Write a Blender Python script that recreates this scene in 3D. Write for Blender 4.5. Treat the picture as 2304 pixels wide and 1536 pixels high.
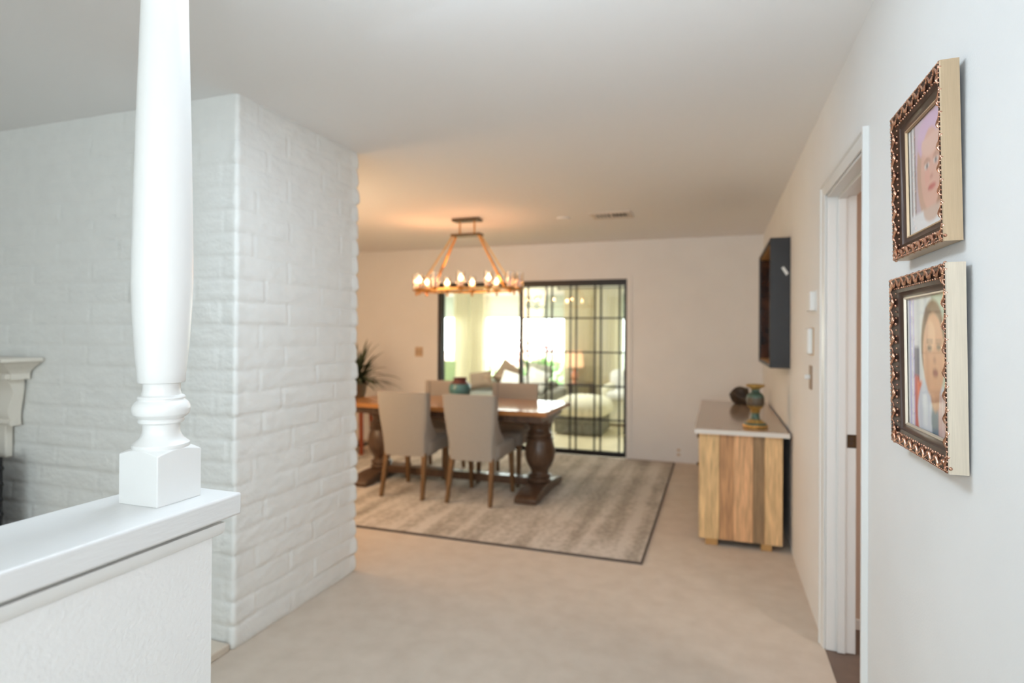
import bpy, math, random
from mathutils import Vector, Matrix, noise
random.seed(7)
for o in list(bpy.data.objects):
    bpy.data.objects.remove(o)
SC = bpy.context.scene
COL = SC.collection
R = math.radians
PI = math.pi

# ------------------------------------------------------------------ camera
CAM_H = 1.3927
cam_d = bpy.data.cameras.new('camera')
cam_d.sensor_fit = 'HORIZONTAL'; cam_d.sensor_width = 36.0
cam_d.lens = 1326.6 / 2304 * 36
cam_d.shift_y = -24.75 / 2304
cam_d.clip_start = 0.02; cam_d.clip_end = 200
cam_d.dof.use_dof = True; cam_d.dof.focus_distance = 1.22; cam_d.dof.aperture_fstop = 2.2
cam = bpy.data.objects.new('camera', cam_d); COL.objects.link(cam)
yaw, pit, rol = R(19.0988), R(0.2792), R(0.3444)
F = Vector((-math.sin(yaw) * math.cos(pit), math.cos(yaw) * math.cos(pit), math.sin(pit)))
Rt = Vector((math.cos(yaw), math.sin(yaw), 0)); Up = Rt.cross(F)
R2 = Rt * math.cos(rol) + Up * math.sin(rol); U2 = Up * math.cos(rol) - Rt * math.sin(rol)
mw = Matrix((R2, U2, -F)).transposed().to_4x4(); mw.translation = (0, 0, CAM_H)
cam.matrix_world = mw
SC.camera = cam

# ------------------------------------------------------------------ view, world, daylight
SC.view_settings.view_transform = 'Standard'; SC.view_settings.look = 'None'
SC.view_settings.gamma = 1.0; SC.view_settings.use_curve_mapping = False
SC.view_settings.exposure = 0.0
SC.cycles.use_denoising = True
SC.cycles.max_bounces = 14; SC.cycles.diffuse_bounces = 10; SC.cycles.transparent_max_bounces = 16
SC.cycles.caustics_reflective = False; SC.cycles.caustics_refractive = False
SC.cycles.sample_clamp_indirect = 6.0
W = bpy.data.worlds.new('sky'); SC.world = W; W.use_nodes = True
bg = W.node_tree.nodes['Background']; bg.inputs[0].default_value = (0.93, 0.97, 1.0, 1); bg.inputs[1].default_value = 13.0


def area(name, loc, target, sx, sy, power, col, portal=False):
    d = bpy.data.lights.new(name, 'AREA'); d.shape = 'RECTANGLE'; d.size = sx; d.size_y = sy
    d.energy = power; d.color = col
    o = bpy.data.objects.new(name, d); COL.objects.link(o); o.location = loc
    o.rotation_euler = (Vector(target) - Vector(loc)).to_track_quat('-Z', 'Y').to_euler()
    if portal: d.cycles.is_portal = True
    return o


# added area light for unseen daylight behind the photographer, before a solid wall
area('rear_daylight_fill', (-0.85, -3.1, 1.4), (-0.85, 6, 1.5), 2.3, 1.8, 72, (0.80, 0.94, 1.0))
# the photographer's flash, a small head just above the lens
area('camera_flash', (0.02, -0.03, 1.56), (-0.8, 2.5, 1.5), 0.07, 0.05, 6.2, (0.90, 0.92, 1.0))
d = bpy.data.lights.new('bounce_flash', 'SPOT'); d.energy = 120; d.color = (0.84, 0.94, 1.0); d.spot_size = R(80); d.spot_blend = 1.0; d.shadow_soft_size = 0.05
bf = bpy.data.objects.new('bounce_flash', d); COL.objects.link(bf); bf.location = (-0.1, -0.1, 1.62)
bf.rotation_euler = Vector((-0.12, 0.74, 0.66)).to_track_quat('-Z', 'Y').to_euler()
# added point fill for the hall, above the frame and without a fixture
d = bpy.data.lights.new('hall_fill', 'POINT'); d.energy = 6; d.color = (0.62, 0.82, 1.0); d.shadow_soft_size = 0.14
hl = bpy.data.objects.new('hall_fill', d); COL.objects.link(hl); hl.location = (-0.55, 1.15, 2.22)
area('hall_down_fill', (-0.95, 1.6, 2.43), (-0.9, 1.8, 0), 0.5, 0.5, 23.0, (0.74, 0.88, 1.0))  # second added fill, aimed down to brighten carpet and brick
area('sunroom_fill', (-2.6, 8.3, 2.47), (-2.6, 8.6, 0), 1.4, 1.0, 80.0, (1.0, 0.96, 0.9))  # added overhead fill that lifts the curtains, no fixture modelled
# added warm fills behind the brick wall, standing in for an unknown source
area('warm_fill_brick', (-3.3, 3.12, 1.55), (-1.3, 6.6, 1.3), 1.6, 1.3, 47.0, (1.0, 0.70, 0.42))
area('warm_fill_ceiling', (-3.9, 4.1, 2.42), (-3.9, 4.1, 0), 0.9, 0.9, 12.0, (1.0, 0.5, 0.2))
# sky entering the sun room (portals guide the sky light through its three windows)
area('sunroom_portal_a', (-5.05, 10.16, 1.06), (-5.05, 0, 1.06), 1.3, 1.25, 1, (1, 1, 1), True)
area('sunroom_portal_b', (-3.25, 10.16, 1.06), (-3.25, 0, 1.06), 1.6, 1.25, 1, (1, 1, 1), True)
area('sunroom_portal_c', (-0.95, 10.16, 1.06), (-0.95, 0, 1.06), 1.2, 1.25, 1, (1, 1, 1), True)


# ------------------------------------------------------------------ materials
def lin(c):
    return tuple(((x / 255) / 12.92 if x / 255 <= 0.04045 else ((x / 255 + 0.055) / 1.055) ** 2.4) for x in c)


def M(name, rgb, rough=0.5, metal=0.0, var=0.0, vscale=6.0, stretch=(1, 1, 1), bump=0.0, bscale=60.0, rgb2=None,
      spec=0.5, coat=0.0, detail=4.0, trans=0.0, emit=None, estr=0.0, bdist=0.01):
    m = bpy.data.materials.new(name); m.use_nodes = True
    nt = m.node_tree; b = nt.nodes['Principled BSDF']
    c = lin(rgb)
    b.inputs['Base Color'].default_value = (*c, 1)
    b.inputs['Roughness'].default_value = rough; b.inputs['Metallic'].default_value = metal
    b.inputs['Specular IOR Level'].default_value = spec; b.inputs['Coat Weight'].default_value = coat
    b.inputs['Transmission Weight'].default_value = trans
    if emit: b.inputs['Emission Color'].default_value = (*emit, 1); b.inputs['Emission Strength'].default_value = estr
    tc = nt.nodes.new('ShaderNodeTexCoord'); mp = nt.nodes.new('ShaderNodeMapping')
    mp.inputs['Scale'].default_value = stretch
    nt.links.new(tc.outputs['Object'], mp.inputs['Vector'])
    if var or rgb2:
        n = nt.nodes.new('ShaderNodeTexNoise'); n.inputs['Scale'].default_value = vscale; n.inputs['Detail'].default_value = detail
        nt.links.new(mp.outputs[0], n.inputs['Vector'])
        r = nt.nodes.new('ShaderNodeValToRGB'); r.color_ramp.elements[0].position = 0.3; r.color_ramp.elements[1].position = 0.7
        if rgb2: c0, c1 = lin(rgb2), c
        else: c0 = tuple(x * (1 - var) for x in c); c1 = tuple(min(1, x * (1 + var)) for x in c)
        r.color_ramp.elements[0].color = (*c0, 1); r.color_ramp.elements[1].color = (*c1, 1)
        nt.links.new(n.outputs['Fac'], r.inputs[0]); nt.links.new(r.outputs[0], b.inputs['Base Color'])
    if bump:
        n2 = nt.nodes.new('ShaderNodeTexNoise'); n2.inputs['Scale'].default_value = bscale; n2.inputs['Detail'].default_value = 5
        nt.links.new(mp.outputs[0], n2.inputs['Vector'])
        bp = nt.nodes.new('ShaderNodeBump'); bp.inputs['Strength'].default_value = bump; bp.inputs['Distance'].default_value = bdist
        nt.links.new(n2.outputs['Fac'], bp.inputs['Height']); nt.links.new(bp.outputs[0], b.inputs['Normal'])
    return m


def vcol_mat(name, rough=0.4, metal=0.0, var=0.0, vscale=20, stretch=(1, 1, 1), bump=0.0, bscale=60, coat=0.0):
    m = M(name, (200, 200, 200), rough, metal, 0, vscale, stretch, bump, bscale, coat=coat)
    nt = m.node_tree; b = nt.nodes['Principled BSDF']
    a = nt.nodes.new('ShaderNodeAttribute'); a.attribute_name = 'Col'
    if var:
        tc = nt.nodes.new('ShaderNodeTexCoord'); mp = nt.nodes.new('ShaderNodeMapping'); mp.inputs['Scale'].default_value = stretch
        n = nt.nodes.new('ShaderNodeTexNoise'); n.inputs['Scale'].default_value = vscale; n.inputs['Detail'].default_value = 6
        nt.links.new(tc.outputs['Object'], mp.inputs[0]); nt.links.new(mp.outputs[0], n.inputs['Vector'])
        mr = nt.nodes.new('ShaderNodeMapRange'); mr.inputs['From Min'].default_value = 0.3; mr.inputs['From Max'].default_value = 0.7
        mr.inputs['To Min'].default_value = 1 - var; mr.inputs['To Max'].default_value = 1 + var
        nt.links.new(n.outputs['Fac'], mr.inputs[0])
        vm = nt.nodes.new('ShaderNodeVectorMath'); vm.operation = 'SCALE'
        nt.links.new(a.outputs['Color'], vm.inputs[0]); nt.links.new(mr.outputs[0], vm.inputs['Scale'])
        nt.links.new(vm.outputs[0], b.inputs['Base Color'])
    else:
        nt.links.new(a.outputs['Color'], b.inputs['Base Color'])
    return m


def thin_glass(name, tint=(1, 1, 1), rough=0.0, ior=1.5, base=0.0):
    m = bpy.data.materials.new(name); m.use_nodes = True
    nt = m.node_tree; nt.nodes.clear()
    out = nt.nodes.new('ShaderNodeOutputMaterial'); mix = nt.nodes.new('ShaderNodeMixShader')
    t = nt.nodes.new('ShaderNodeBsdfTransparent'); t.inputs[0].default_value = (*tint, 1)
    g = nt.nodes.new('ShaderNodeBsdfGlossy'); g.inputs['Roughness'].default_value = rough
    fr = nt.nodes.new('ShaderNodeFresnel'); fr.inputs['IOR'].default_value = ior
    ge = nt.nodes.new('ShaderNodeNewGeometry'); mr = nt.nodes.new('ShaderNodeMapRange')     # both sides of a thin pane reflect alike
    mr.inputs['To Min'].default_value = ior; mr.inputs['To Max'].default_value = 1 / ior
    nt.links.new(ge.outputs['Backfacing'], mr.inputs[0]); nt.links.new(mr.outputs[0], fr.inputs['IOR'])
    ad = nt.nodes.new('ShaderNodeMath'); ad.operation = 'ADD'; ad.use_clamp = True; ad.inputs[1].default_value = base
    nt.links.new(fr.outputs[0], ad.inputs[0]); nt.links.new(ad.outputs[0], mix.inputs[0])
    nt.links.new(t.outputs[0], mix.inputs[1]); nt.links.new(g.outputs[0], mix.inputs[2])
    nt.links.new(mix.outputs[0], out.inputs[0])
    return m


def sheer(name, rgb, fac=0.45):
    m = bpy.data.materials.new(name); m.use_nodes = True
    nt = m.node_tree; nt.nodes.clear()
    out = nt.nodes.new('ShaderNodeOutputMaterial'); mix = nt.nodes.new('ShaderNodeMixShader'); mix.inputs[0].default_value = fac
    d = nt.nodes.new('ShaderNodeBsdfDiffuse'); t = nt.nodes.new('ShaderNodeBsdfTranslucent')
    d.inputs[0].default_value = (*lin(rgb), 1); t.inputs[0].default_value = (*lin(rgb), 1)
    nt.links.new(d.outputs[0], mix.inputs[1]); nt.links.new(t.outputs[0], mix.inputs[2]); nt.links.new(mix.outputs[0], out.inputs[0])
    return m


mt = {}
mt['paint'] = M('wall_paint', (231, 231, 230), 0.75, var=0.02, vscale=3, bump=0.08, bscale=180)
mt['ceil'] = M('ceiling_paint', (233, 233, 233), 0.85, bump=0.1, bscale=220)
mt['brick'] = M('painted_brick', (229, 229, 226), 0.7, var=0.02, vscale=14, bump=0.25, bscale=70)
mt['trimw'] = M('white_gloss_paint', (225, 225, 223), 0.32, bump=0.03, bscale=40)
mt['capw'] = M('white_cap_paint', (216, 216, 215), 0.3, bump=0.06, bscale=25, stretch=(6, 1, 6))
mt['plaster'] = M('half_wall_plaster', (232, 232, 231), 0.6, bump=0.2, bscale=130)
mt['carpet'] = M('carpet_pile', (226, 213, 198), 0.95, rgb2=(217, 203, 187), vscale=9, bump=0.7, bscale=420, detail=9, spec=0.1)
mt['taupe'] = M('taupe_paint', (200, 180, 164), 0.8)
mt['dfloor'] = M('dark_tile', (110, 92, 80), 0.6, var=0.1, vscale=12)
mt['creamw'] = M('cream_wall', (238, 235, 222), 0.8)
mt['sfloor'] = M('sunroom_floor_tile', (216, 205, 176), 0.5, var=0.05, vscale=5)
mt['black'] = M('black_aluminium', (26, 24, 24), 0.4, spec=0.5)
mt['glass'] = thin_glass('pane_glass', (0.97, 0.985, 0.96))
mt['gglass'] = thin_glass('grid_pane_glass', (0.95, 0.97, 0.94), base=0.10)
mt['wglass'] = thin_glass('window_glass', (0.97, 0.99, 0.98))
mt['shglass'] = thin_glass('clear_shade_glass', (0.92, 0.86, 0.78), rough=0.06, base=0.2)
mt['pglass'] = thin_glass('picture_glass', (1, 1, 1), rough=0.02)
mt['brass'] = M('aged_brass', (196, 146, 88), 0.34, 0.95, var=0.15, vscale=30)
mt['bronze'] = M('dark_bronze', (92, 74, 56), 0.4, 0.9, var=0.2, vscale=40)
mt['bulb'] = M('lit_bulb', (255, 240, 215), 0.3, emit=(1.0, 0.78, 0.48), estr=9)
mt['bulb_off'] = M('unlit_bulb', (214, 176, 128), 0.15, spec=0.6)
mt['linen'] = M('chair_linen', (160, 154, 146), 0.95, var=0.08, vscale=120, bump=0.3, bscale=300, spec=0.15, stretch=(1, 1, 3))
mt['oakleg'] = M('chair_leg_oak', (108, 78, 46), 0.45, var=0.2, vscale=16, stretch=(6, 6, 0.6))
mt['tabletop'] = M('varnished_tabletop', (176, 122, 72), 0.2, rgb2=(138, 92, 52), vscale=5, stretch=(0.6, 9, 9), coat=0.3)
mt['tablewood'] = M('turned_table_wood', (98, 74, 56), 0.38, rgb2=(66, 47, 34), vscale=9, stretch=(4, 4, 1), coat=0.15)
mt['stone'] = M('sideboard_stone', (168, 146, 126), 0.14, var=0.05, vscale=25, coat=0.2)
mt['stonee'] = M('stone_edge_white', (224, 220, 214), 0.45)
mt['rwood'] = vcol_mat('reclaimed_boards', 0.6, 0, 0.28, 9, (8, 8, 0.7), 0.2, 80)
mt['urn'] = vcol_mat('patinated_urn', 0.4, 0.55, 0.35, 60, bump=0.4, bscale=140)
mt['rock'] = M('rock_brown', (72, 56, 40), 0.55, rgb2=(30, 22, 18), vscale=18, bump=0.6, bscale=50)
mt['vteal'] = M('teal_glaze', (82, 132, 134), 0.3, rgb2=(58, 106, 110), vscale=9, coat=0.3)
mt['vneck'] = M('maroon_glaze', (92, 48, 44), 0.4, var=0.2, vscale=30)
mt['gold'] = M('champagne_gold_leaf', (196, 172, 142), 0.4, 0.6, var=0.05, vscale=14, stretch=(30, 1, 30))
mt['gold2'] = M('silvered_gold_leaf', (212, 200, 182), 0.42, 0.55, var=0.05, vscale=14, stretch=(30, 1, 30))
mt['fbronze'] = M('frame_dark_bronze', (74, 56, 48), 0.38, 0.7, rgb2=(40, 28, 26), vscale=60)
mt['forn'] = M('frame_copper_relief', (232, 186, 158), 0.22, 0.92, rgb2=(160, 112, 92), vscale=70)
mt['fcove'] = M('frame_brown_cove', (78, 60, 52), 0.35, 0.2)
mt['photo'] = vcol_mat('photo_print', 0.35)
mt['boxblk'] = M('black_box_lacquer', (30, 28, 30), 0.42, var=0.15, vscale=12, bump=0.1, bscale=60)
mt['boxin'] = M('box_brown_glaze', (96, 56, 28), 0.15, rgb2=(22, 12, 10), vscale=8, coat=0.6)
mt['whitepl'] = M('white_plastic', (226, 226, 224), 0.4)
mt['beigepl'] = M('beige_plastic', (198, 172, 142), 0.5)
mt['brownpl'] = M('brown_plate', (150, 126, 104), 0.5)
mt['ventw'] = M('vent_white', (214, 204, 194), 0.5)
mt['dark'] = M('dark_void', (40, 36, 34), 0.9)
mt['palm'] = M('palm_leaf', (72, 84, 62), 0.5, rgb2=(44, 54, 40), vscale=8)
mt['leaf'] = M('green_leaf', (92, 160, 70), 0.45, rgb2=(58, 120, 60), vscale=6)
mt['pot'] = M('glazed_pot', (104, 84, 66), 0.4, var=0.15, vscale=12)
mt['soil'] = M('soil', (52, 40, 32), 0.95)
mt['redwood'] = M('red_mahogany', (134, 62, 34), 0.35, var=0.2, vscale=12, stretch=(5, 5, 0.7))
mt['tanwood'] = M('tan_wood', (190, 148, 92), 0.45, var=0.1, vscale=10)
mt['mantel'] = M('mantel_paint', (222, 216, 205), 0.55, bump=0.1, bscale=60)
mt['iron'] = M('black_iron', (24, 22, 24), 0.5, 0.3)
mt['hearth'] = M('hearth_tile', (206, 194, 178), 0.5, var=0.05, vscale=10)
mt['sofa'] = M('sofa_grey', (122, 120, 112), 0.95, var=0.06, vscale=60, bump=0.2, bscale=200)
mt['cwhite'] = M('white_cushion', (222, 222, 222), 0.95, bump=0.15, bscale=150)
mt['cgrey'] = M('grey_cushion', (150, 150, 138), 0.95, bump=0.15, bscale=150)
mt['cbrown'] = M('brown_cushion', (120, 100, 84), 0.95, bump=0.15, bscale=150)
mt['cream'] = M('cream_fabric', (226, 222, 204), 0.95, bump=0.2, bscale=120)
mt['curt'] = sheer('curtain_linen', (226, 220, 200), 0.28)
mt['shade'] = sheer('roman_shade_cloth', (180, 188, 176), 0.08)
mt['lshade'] = M('lamp_shade_lit', (236, 190, 150), 0.8, emit=(1.0, 0.56, 0.34), estr=0.75)
mt['coral'] = M('lamp_base_coral', (214, 140, 100), 0.3)
mt['dkwood'] = M('dark_wood', (70, 58, 50), 0.4, var=0.15, vscale=10)
mt['gchair'] = M('sage_upholstery', (140, 158, 116), 0.9)
mt['lawn'] = M('lawn', (176, 182, 150), 0.95, var=0.2, vscale=9)
mt['shrubg'] = M('shrub_leaf', (120, 160, 96), 0.7, var=0.25, vscale=4)
mt['shrubp'] = M('pink_blossom', (206, 150, 160), 0.7, var=0.2, vscale=4)
mt['rod'] = M('curtain_rod_dark', (48, 40, 36), 0.4, 0.6)


def rug_mat():
    m = M('woven_rug', (170, 152, 135), 0.95, bump=0.4, bscale=260, spec=0.1)
    nt = m.node_tree; b = nt.nodes['Principled BSDF']; L = nt.links
    tc = nt.nodes.new('ShaderNodeTexCoord')
    mp = nt.nodes.new('ShaderNodeMapping'); mp.inputs['Scale'].default_value = (7.5, 0.5, 1); L.new(tc.outputs['Object'], mp.inputs[0])
    n1 = nt.nodes.new('ShaderNodeTexNoise'); n1.inputs['Scale'].default_value = 1.0; n1.inputs['Detail'].default_value = 3; L.new(mp.outputs[0], n1.inputs['Vector'])
    mp2 = nt.nodes.new('ShaderNodeMapping'); mp2.inputs['Scale'].default_value = (30, 22, 1); L.new(tc.outputs['Object'], mp2.inputs[0])
    n2 = nt.nodes.new('ShaderNodeTexVoronoi'); n2.inputs['Scale'].default_value = 1.0; L.new(mp2.outputs[0], n2.inputs['Vector'])
    mp3 = nt.nodes.new('ShaderNodeMapping'); mp3.inputs['Scale'].default_value = (2.6, 2.6, 1); L.new(tc.outputs['Object'], mp3.inputs[0])
    n3 = nt.nodes.new('ShaderNodeTexNoise'); n3.inputs['Scale'].default_value = 1.0; n3.inputs['Detail'].default_value = 6; L.new(mp3.outputs[0], n3.inputs['Vector'])
    ww = nt.nodes.new('ShaderNodeTexWave'); ww.wave_type = 'BANDS'; ww.bands_direction = 'X'; ww.inputs['Scale'].default_value = 1.35
    ww.inputs['Distortion'].default_value = 0.35; L.new(tc.outputs['Object'], ww.inputs['Vector'])
    a1 = nt.nodes.new('ShaderNodeMath'); a1.operation = 'MULTIPLY'; L.new(n1.outputs['Fac'], a1.inputs[0]); a1.inputs[1].default_value = 0.9
    a2 = nt.nodes.new('ShaderNodeMath'); a2.operation = 'MULTIPLY_ADD'; L.new(n2.outputs['Distance'], a2.inputs[0]); a2.inputs[1].default_value = 0.25; L.new(a1.outputs[0], a2.inputs[2])
    a3 = nt.nodes.new('ShaderNodeMath'); a3.operation = 'MULTIPLY_ADD'; L.new(n3.outputs['Fac'], a3.inputs[0]); a3.inputs[1].default_value = 0.45; L.new(a2.outputs[0], a3.inputs[2])
    a4 = nt.nodes.new('ShaderNodeMath'); a4.operation = 'MULTIPLY_ADD'; L.new(ww.outputs['Fac'], a4.inputs[0]); a4.inputs[1].default_value = 0.14; L.new(a3.outputs[0], a4.inputs[2])
    r = nt.nodes.new('ShaderNodeValToRGB'); e = r.color_ramp.elements
    e[0].position = 0.55; e[0].color = (*lin((144, 137, 127)), 1); e[1].position = 1.0; e[1].color = (*lin((204, 197, 188)), 1)
    k = e.new(0.78); k.color = (*lin((173, 165, 154)), 1)
    L.new(a4.outputs[0], r.inputs[0]); L.new(r.outputs[0], b.inputs['Base Color'])
    return m


mt['rug'] = rug_mat()
mt['rugedge'] = M('rug_binding', (92, 82, 76), 0.95)


# ------------------------------------------------------------------ mesh builder
class MB:
    def __init__(s): s.v = []; s.f = []; s.c = []

    def add(s, vs, fs, col=None):
        n = len(s.v); s.v += [tuple(p) for p in vs]; s.f += [tuple(i + n for i in f) for f in fs]
        s.c += [col or (0.5, 0.5, 0.5)] * len(vs)
        return s

    def box(s, x0, x1, y0, y1, z0, z1, col=None):
        vs = [(x0, y0, z0), (x1, y0, z0), (x1, y1, z0), (x0, y1, z0), (x0, y0, z1), (x1, y0, z1), (x1, y1, z1), (x0, y1, z1)]
        return s.add(vs, [(0, 3, 2, 1), (4, 5, 6, 7), (0, 1, 5, 4), (1, 2, 6, 5), (2, 3, 7, 6), (3, 0, 4, 7)], col)

    def frustum(s, cx0, cy0, w0, d0, z0, cx1, cy1, w1, d1, z1):
        q = lambda cx, cy, w, d, z: [(cx - w / 2, cy - d / 2, z), (cx + w / 2, cy - d / 2, z), (cx + w / 2, cy + d / 2, z), (cx - w / 2, cy + d / 2, z)]
        return s.add(q(cx0, cy0, w0, d0, z0) + q(cx1, cy1, w1, d1, z1), [(0, 3, 2, 1), (4, 5, 6, 7), (0, 1, 5, 4), (1, 2, 6, 5), (2, 3, 7, 6), (3, 0, 4, 7)])

    def lathe(s, prof, c=(0, 0, 0), n=32, cols=None, cap=True, sx=1.0, sy=1.0):
        vs, fs, m = [], [], len(prof); base = len(s.v)
        for r, z in prof:
            for k in range(n):
                a = 2 * PI * k / n; vs.append((c[0] + r * math.cos(a) * sx, c[1] + r * math.sin(a) * sy, c[2] + z))
        for i in range(m - 1):
            for k in range(n):
                k2 = (k + 1) % n; fs.append((i * n + k, i * n + k2, (i + 1) * n + k2, (i + 1) * n + k))
        if cap: fs.append(tuple(range(n - 1, -1, -1))); fs.append(tuple((m - 1) * n + k for k in range(n)))
        s.add(vs, fs)
        if cols:
            for i in range(m):
                for k in range(n): s.c[base + i * n + k] = cols[i]
        return s

    def tube(s, pts, r, n=10, closed=False, sq=None):
        pts = [Vector(p) for p in pts]; m = len(pts); vs, fs = [], []
        rr = r if isinstance(r, (list, tuple)) else [r] * m
        for i, p in enumerate(pts):
            if closed: d = pts[(i + 1) % m] - pts[i - 1]
            else: d = pts[min(i + 1, m - 1)] - pts[max(i - 1, 0)]
            d.normalize(); up = Vector((0, 0, 1)) if abs(d.z) < 0.95 else Vector((1, 0, 0))
            a = d.cross(up).normalized(); b = a.cross(d)
            if sq:
                w, h = sq
                for ca, cb in ((-1, -1), (1, -1), (1, 1), (-1, 1)): vs.append(p + a * ca * w / 2 + b * cb * h / 2)
            else:
                for k in range(n):
                    t = 2 * PI * k / n; vs.append(p + a * rr[i] * math.cos(t) + b * rr[i] * math.sin(t))
        if sq: n = 4
        for i in range(m if closed else m - 1):
            j = (i + 1) % m
            for k in range(n):
                k2 = (k + 1) % n; fs.append((i * n + k, j * n + k, j * n + k2, i * n + k2))
        if not closed: fs.append(tuple(range(n))); fs.append(tuple((m - 1) * n + k for k in range(n - 1, -1, -1)))
        return s.add(vs, fs)

    def prism(s, poly, axis, a0, a1):
        def P(u, w, t):
            return {'x': (t, u, w), 'y': (u, t, w), 'z': (u, w, t)}[axis]
        n = len(poly)
        vs = [P(u, w, a0) for u, w in poly] + [P(u, w, a1) for u, w in poly]
        fs = [tuple(range(n)), tuple(range(2 * n - 1, n - 1, -1))] + [(i, (i + 1) % n, n + (i + 1) % n, n + i) for i in range(n)]
        return s.add(vs, fs)

    def grid(s, rows, flip=False, closeu=False):
        nr, nc = len(rows), len(rows[0]); vs = [p for r in rows for p in r]; fs = []
        for i in range(nr - 1):
            for k in range(nc if closeu else nc - 1):
                k2 = (k + 1) % nc; q = (i * nc + k, i * nc + k2, (i + 1) * nc + k2, (i + 1) * nc + k)
                fs.append(q[::-1] if flip else q)
        return s.add(vs, fs)

    def ball(s, c, rx, ry, rz, n=12, m=8, rot=None):
        vs, fs = [], []
        for i in range(m + 1):
            t = PI * i / m
            for k in range(n):
                a = 2 * PI * k / n; p = Vector((rx * math.sin(t) * math.cos(a), ry * math.sin(t) * math.sin(a), rz * math.cos(t)))
                if rot: p = rot @ p
                vs.append(p + Vector(c))
        for i in range(m):
            for k in range(n):
                k2 = (k + 1) % n; fs.append((i * n + k, (i + 1) * n + k, (i + 1) * n + k2, i * n + k2))
        return s.add(vs, fs)

    def build(s, name, mat, parent=None, smooth=True, ang=35, bevel=0, seg=2, fixn=True):
        me = bpy.data.meshes.new(name); me.from_pydata(s.v, [], s.f); me.validate()
        if any(c != (0.5, 0.5, 0.5) for c in s.c):
            ca = me.color_attributes.new('Col', 'FLOAT_COLOR', 'POINT')
            flat = []
            for c in s.c: flat += [c[0], c[1], c[2], 1.0]
            ca.data.foreach_set('color', flat)
        if fixn:
            import bmesh
            b = bmesh.new(); b.from_mesh(me); bmesh.ops.recalc_face_normals(b, faces=b.faces); b.to_mesh(me); b.free()
        if smooth:
            me.shade_smooth(); me.set_sharp_from_angle(angle=R(ang))
        if isinstance(mat, str): mat = mt[mat]
        me.materials.append(mat)
        o = bpy.data.objects.new(name, me); COL.objects.link(o)
        if parent is not None:
            o.parent = parent; o.matrix_parent_inverse = parent.matrix_basis.inverted()
        if bevel:
            bm_ = o.modifiers.new('bevel', 'BEVEL'); bm_.width = bevel; bm_.segments = seg; bm_.limit_method = 'ANGLE'; bm_.angle_limit = R(40)
        return o


def box(name, mat, x0, x1, y0, y1, z0, z1, parent=None, bevel=0, seg=2):
    return MB().box(x0, x1, y0, y1, z0, z1).build(name, mat, parent, bevel=bevel, seg=seg)


def tag(o, label, cat, group=None, kind=None):
    o['label'] = label; o['category'] = cat
    if group: o['group'] = group
    if kind: o['kind'] = kind
    return o


def thing(name, label, cat, loc=(0, 0, 0), mat=None, group=None, kind=None):
    o = bpy.data.objects.new(name, None); COL.objects.link(o); o.empty_display_size = 0.1
    if mat is not None: o.matrix_basis = mat
    else: o.location = loc
    o.matrix_basis  # keep basis
    return tag(o, label, cat, group, kind)


def dup(root, loc, rotz, label):
    r = root.copy(); COL.objects.link(r); r.location = loc; r.rotation_euler = (0, 0, rotz); r['label'] = label

    def kids(src, dst):
        for ch in list(src.children):
            c = ch.copy(); COL.objects.link(c); c.parent = dst; kids(ch, c)
    kids(root, r)
    return r


def local(o, parent):   # child given in the parent's own coordinates
    o.parent = parent; o.matrix_parent_inverse = Matrix.Identity(4)
    return o


XR, YB, XS, YF, YE, CZ = 0.462, 6.66, -1.987, 2.043, 2.968, 2.44

# ------------------------------------------------------------------ shell
tag(box('floor', 'carpet', -5.6, XR, -3.2, YB, -0.1, 0), 'beige carpet covering the hall and dining floor', 'carpet', kind='structure')
tag(box('ceiling', 'ceil', -5.7, XR + 0.12, -3.3, YB, CZ, CZ + 0.1), 'smooth pale painted ceiling over the hall and dining room', 'ceiling', kind='structure')
# right wall with the doorway cut out
D0, D1, DH = 2.222, 2.945, 2.02
b = MB(); b.box(XR, XR + 0.118, -3.3, D0, 0, CZ).box(XR, XR + 0.118, D1, YB + 0.12, 0, CZ).box(XR, XR + 0.118, D0, D1, DH, CZ)
tag(b.build('wall_right', 'paint'), 'long pale wall on the right with a doorway through it', 'wall', kind='structure')
# back wall with the sliding-door opening
S0, S1, SH = -3.285, -0.945, 2.012
b = MB(); b.box(-5.6, S0, YB, YB + 0.12, 0, CZ).box(S1, XR, YB, YB + 0.12, 0, CZ).box(S0, S1, YB, YB + 0.12, SH, CZ)
tag(b.build('wall_back', 'paint'), 'far dining room wall around the glass sliding door', 'wall', kind='structure')
# trim around the sliding door, painted like the wall
b = MB(); b.box(S0 - 0.055, S0, YB - 0.012, YB, 0, SH + 0.05).box(S1, S1 + 0.055, YB - 0.012, YB, 0, SH + 0.05).box(S0, S1, YB - 0.012, YB, SH, SH + 0.05)
tag(b.build('trim_1', 'paint', bevel=0.003), 'flat painted trim framing the sliding glass door', 'trim', kind='structure')
b = MB(); b.box(-5.72, -5.6, -3.3, YB + 0.12, 0, CZ)
tag(b.build('wall_left', 'paint'), 'living room wall beyond the half wall, out of the frame', 'wall', kind='structure')
b = MB(); b.box(-5.6, XR, -3.32, -3.2, 0, CZ)
tag(b.build('wall_front', 'paint'), 'entry wall behind the photographer', 'wall', kind='structure')

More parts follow.
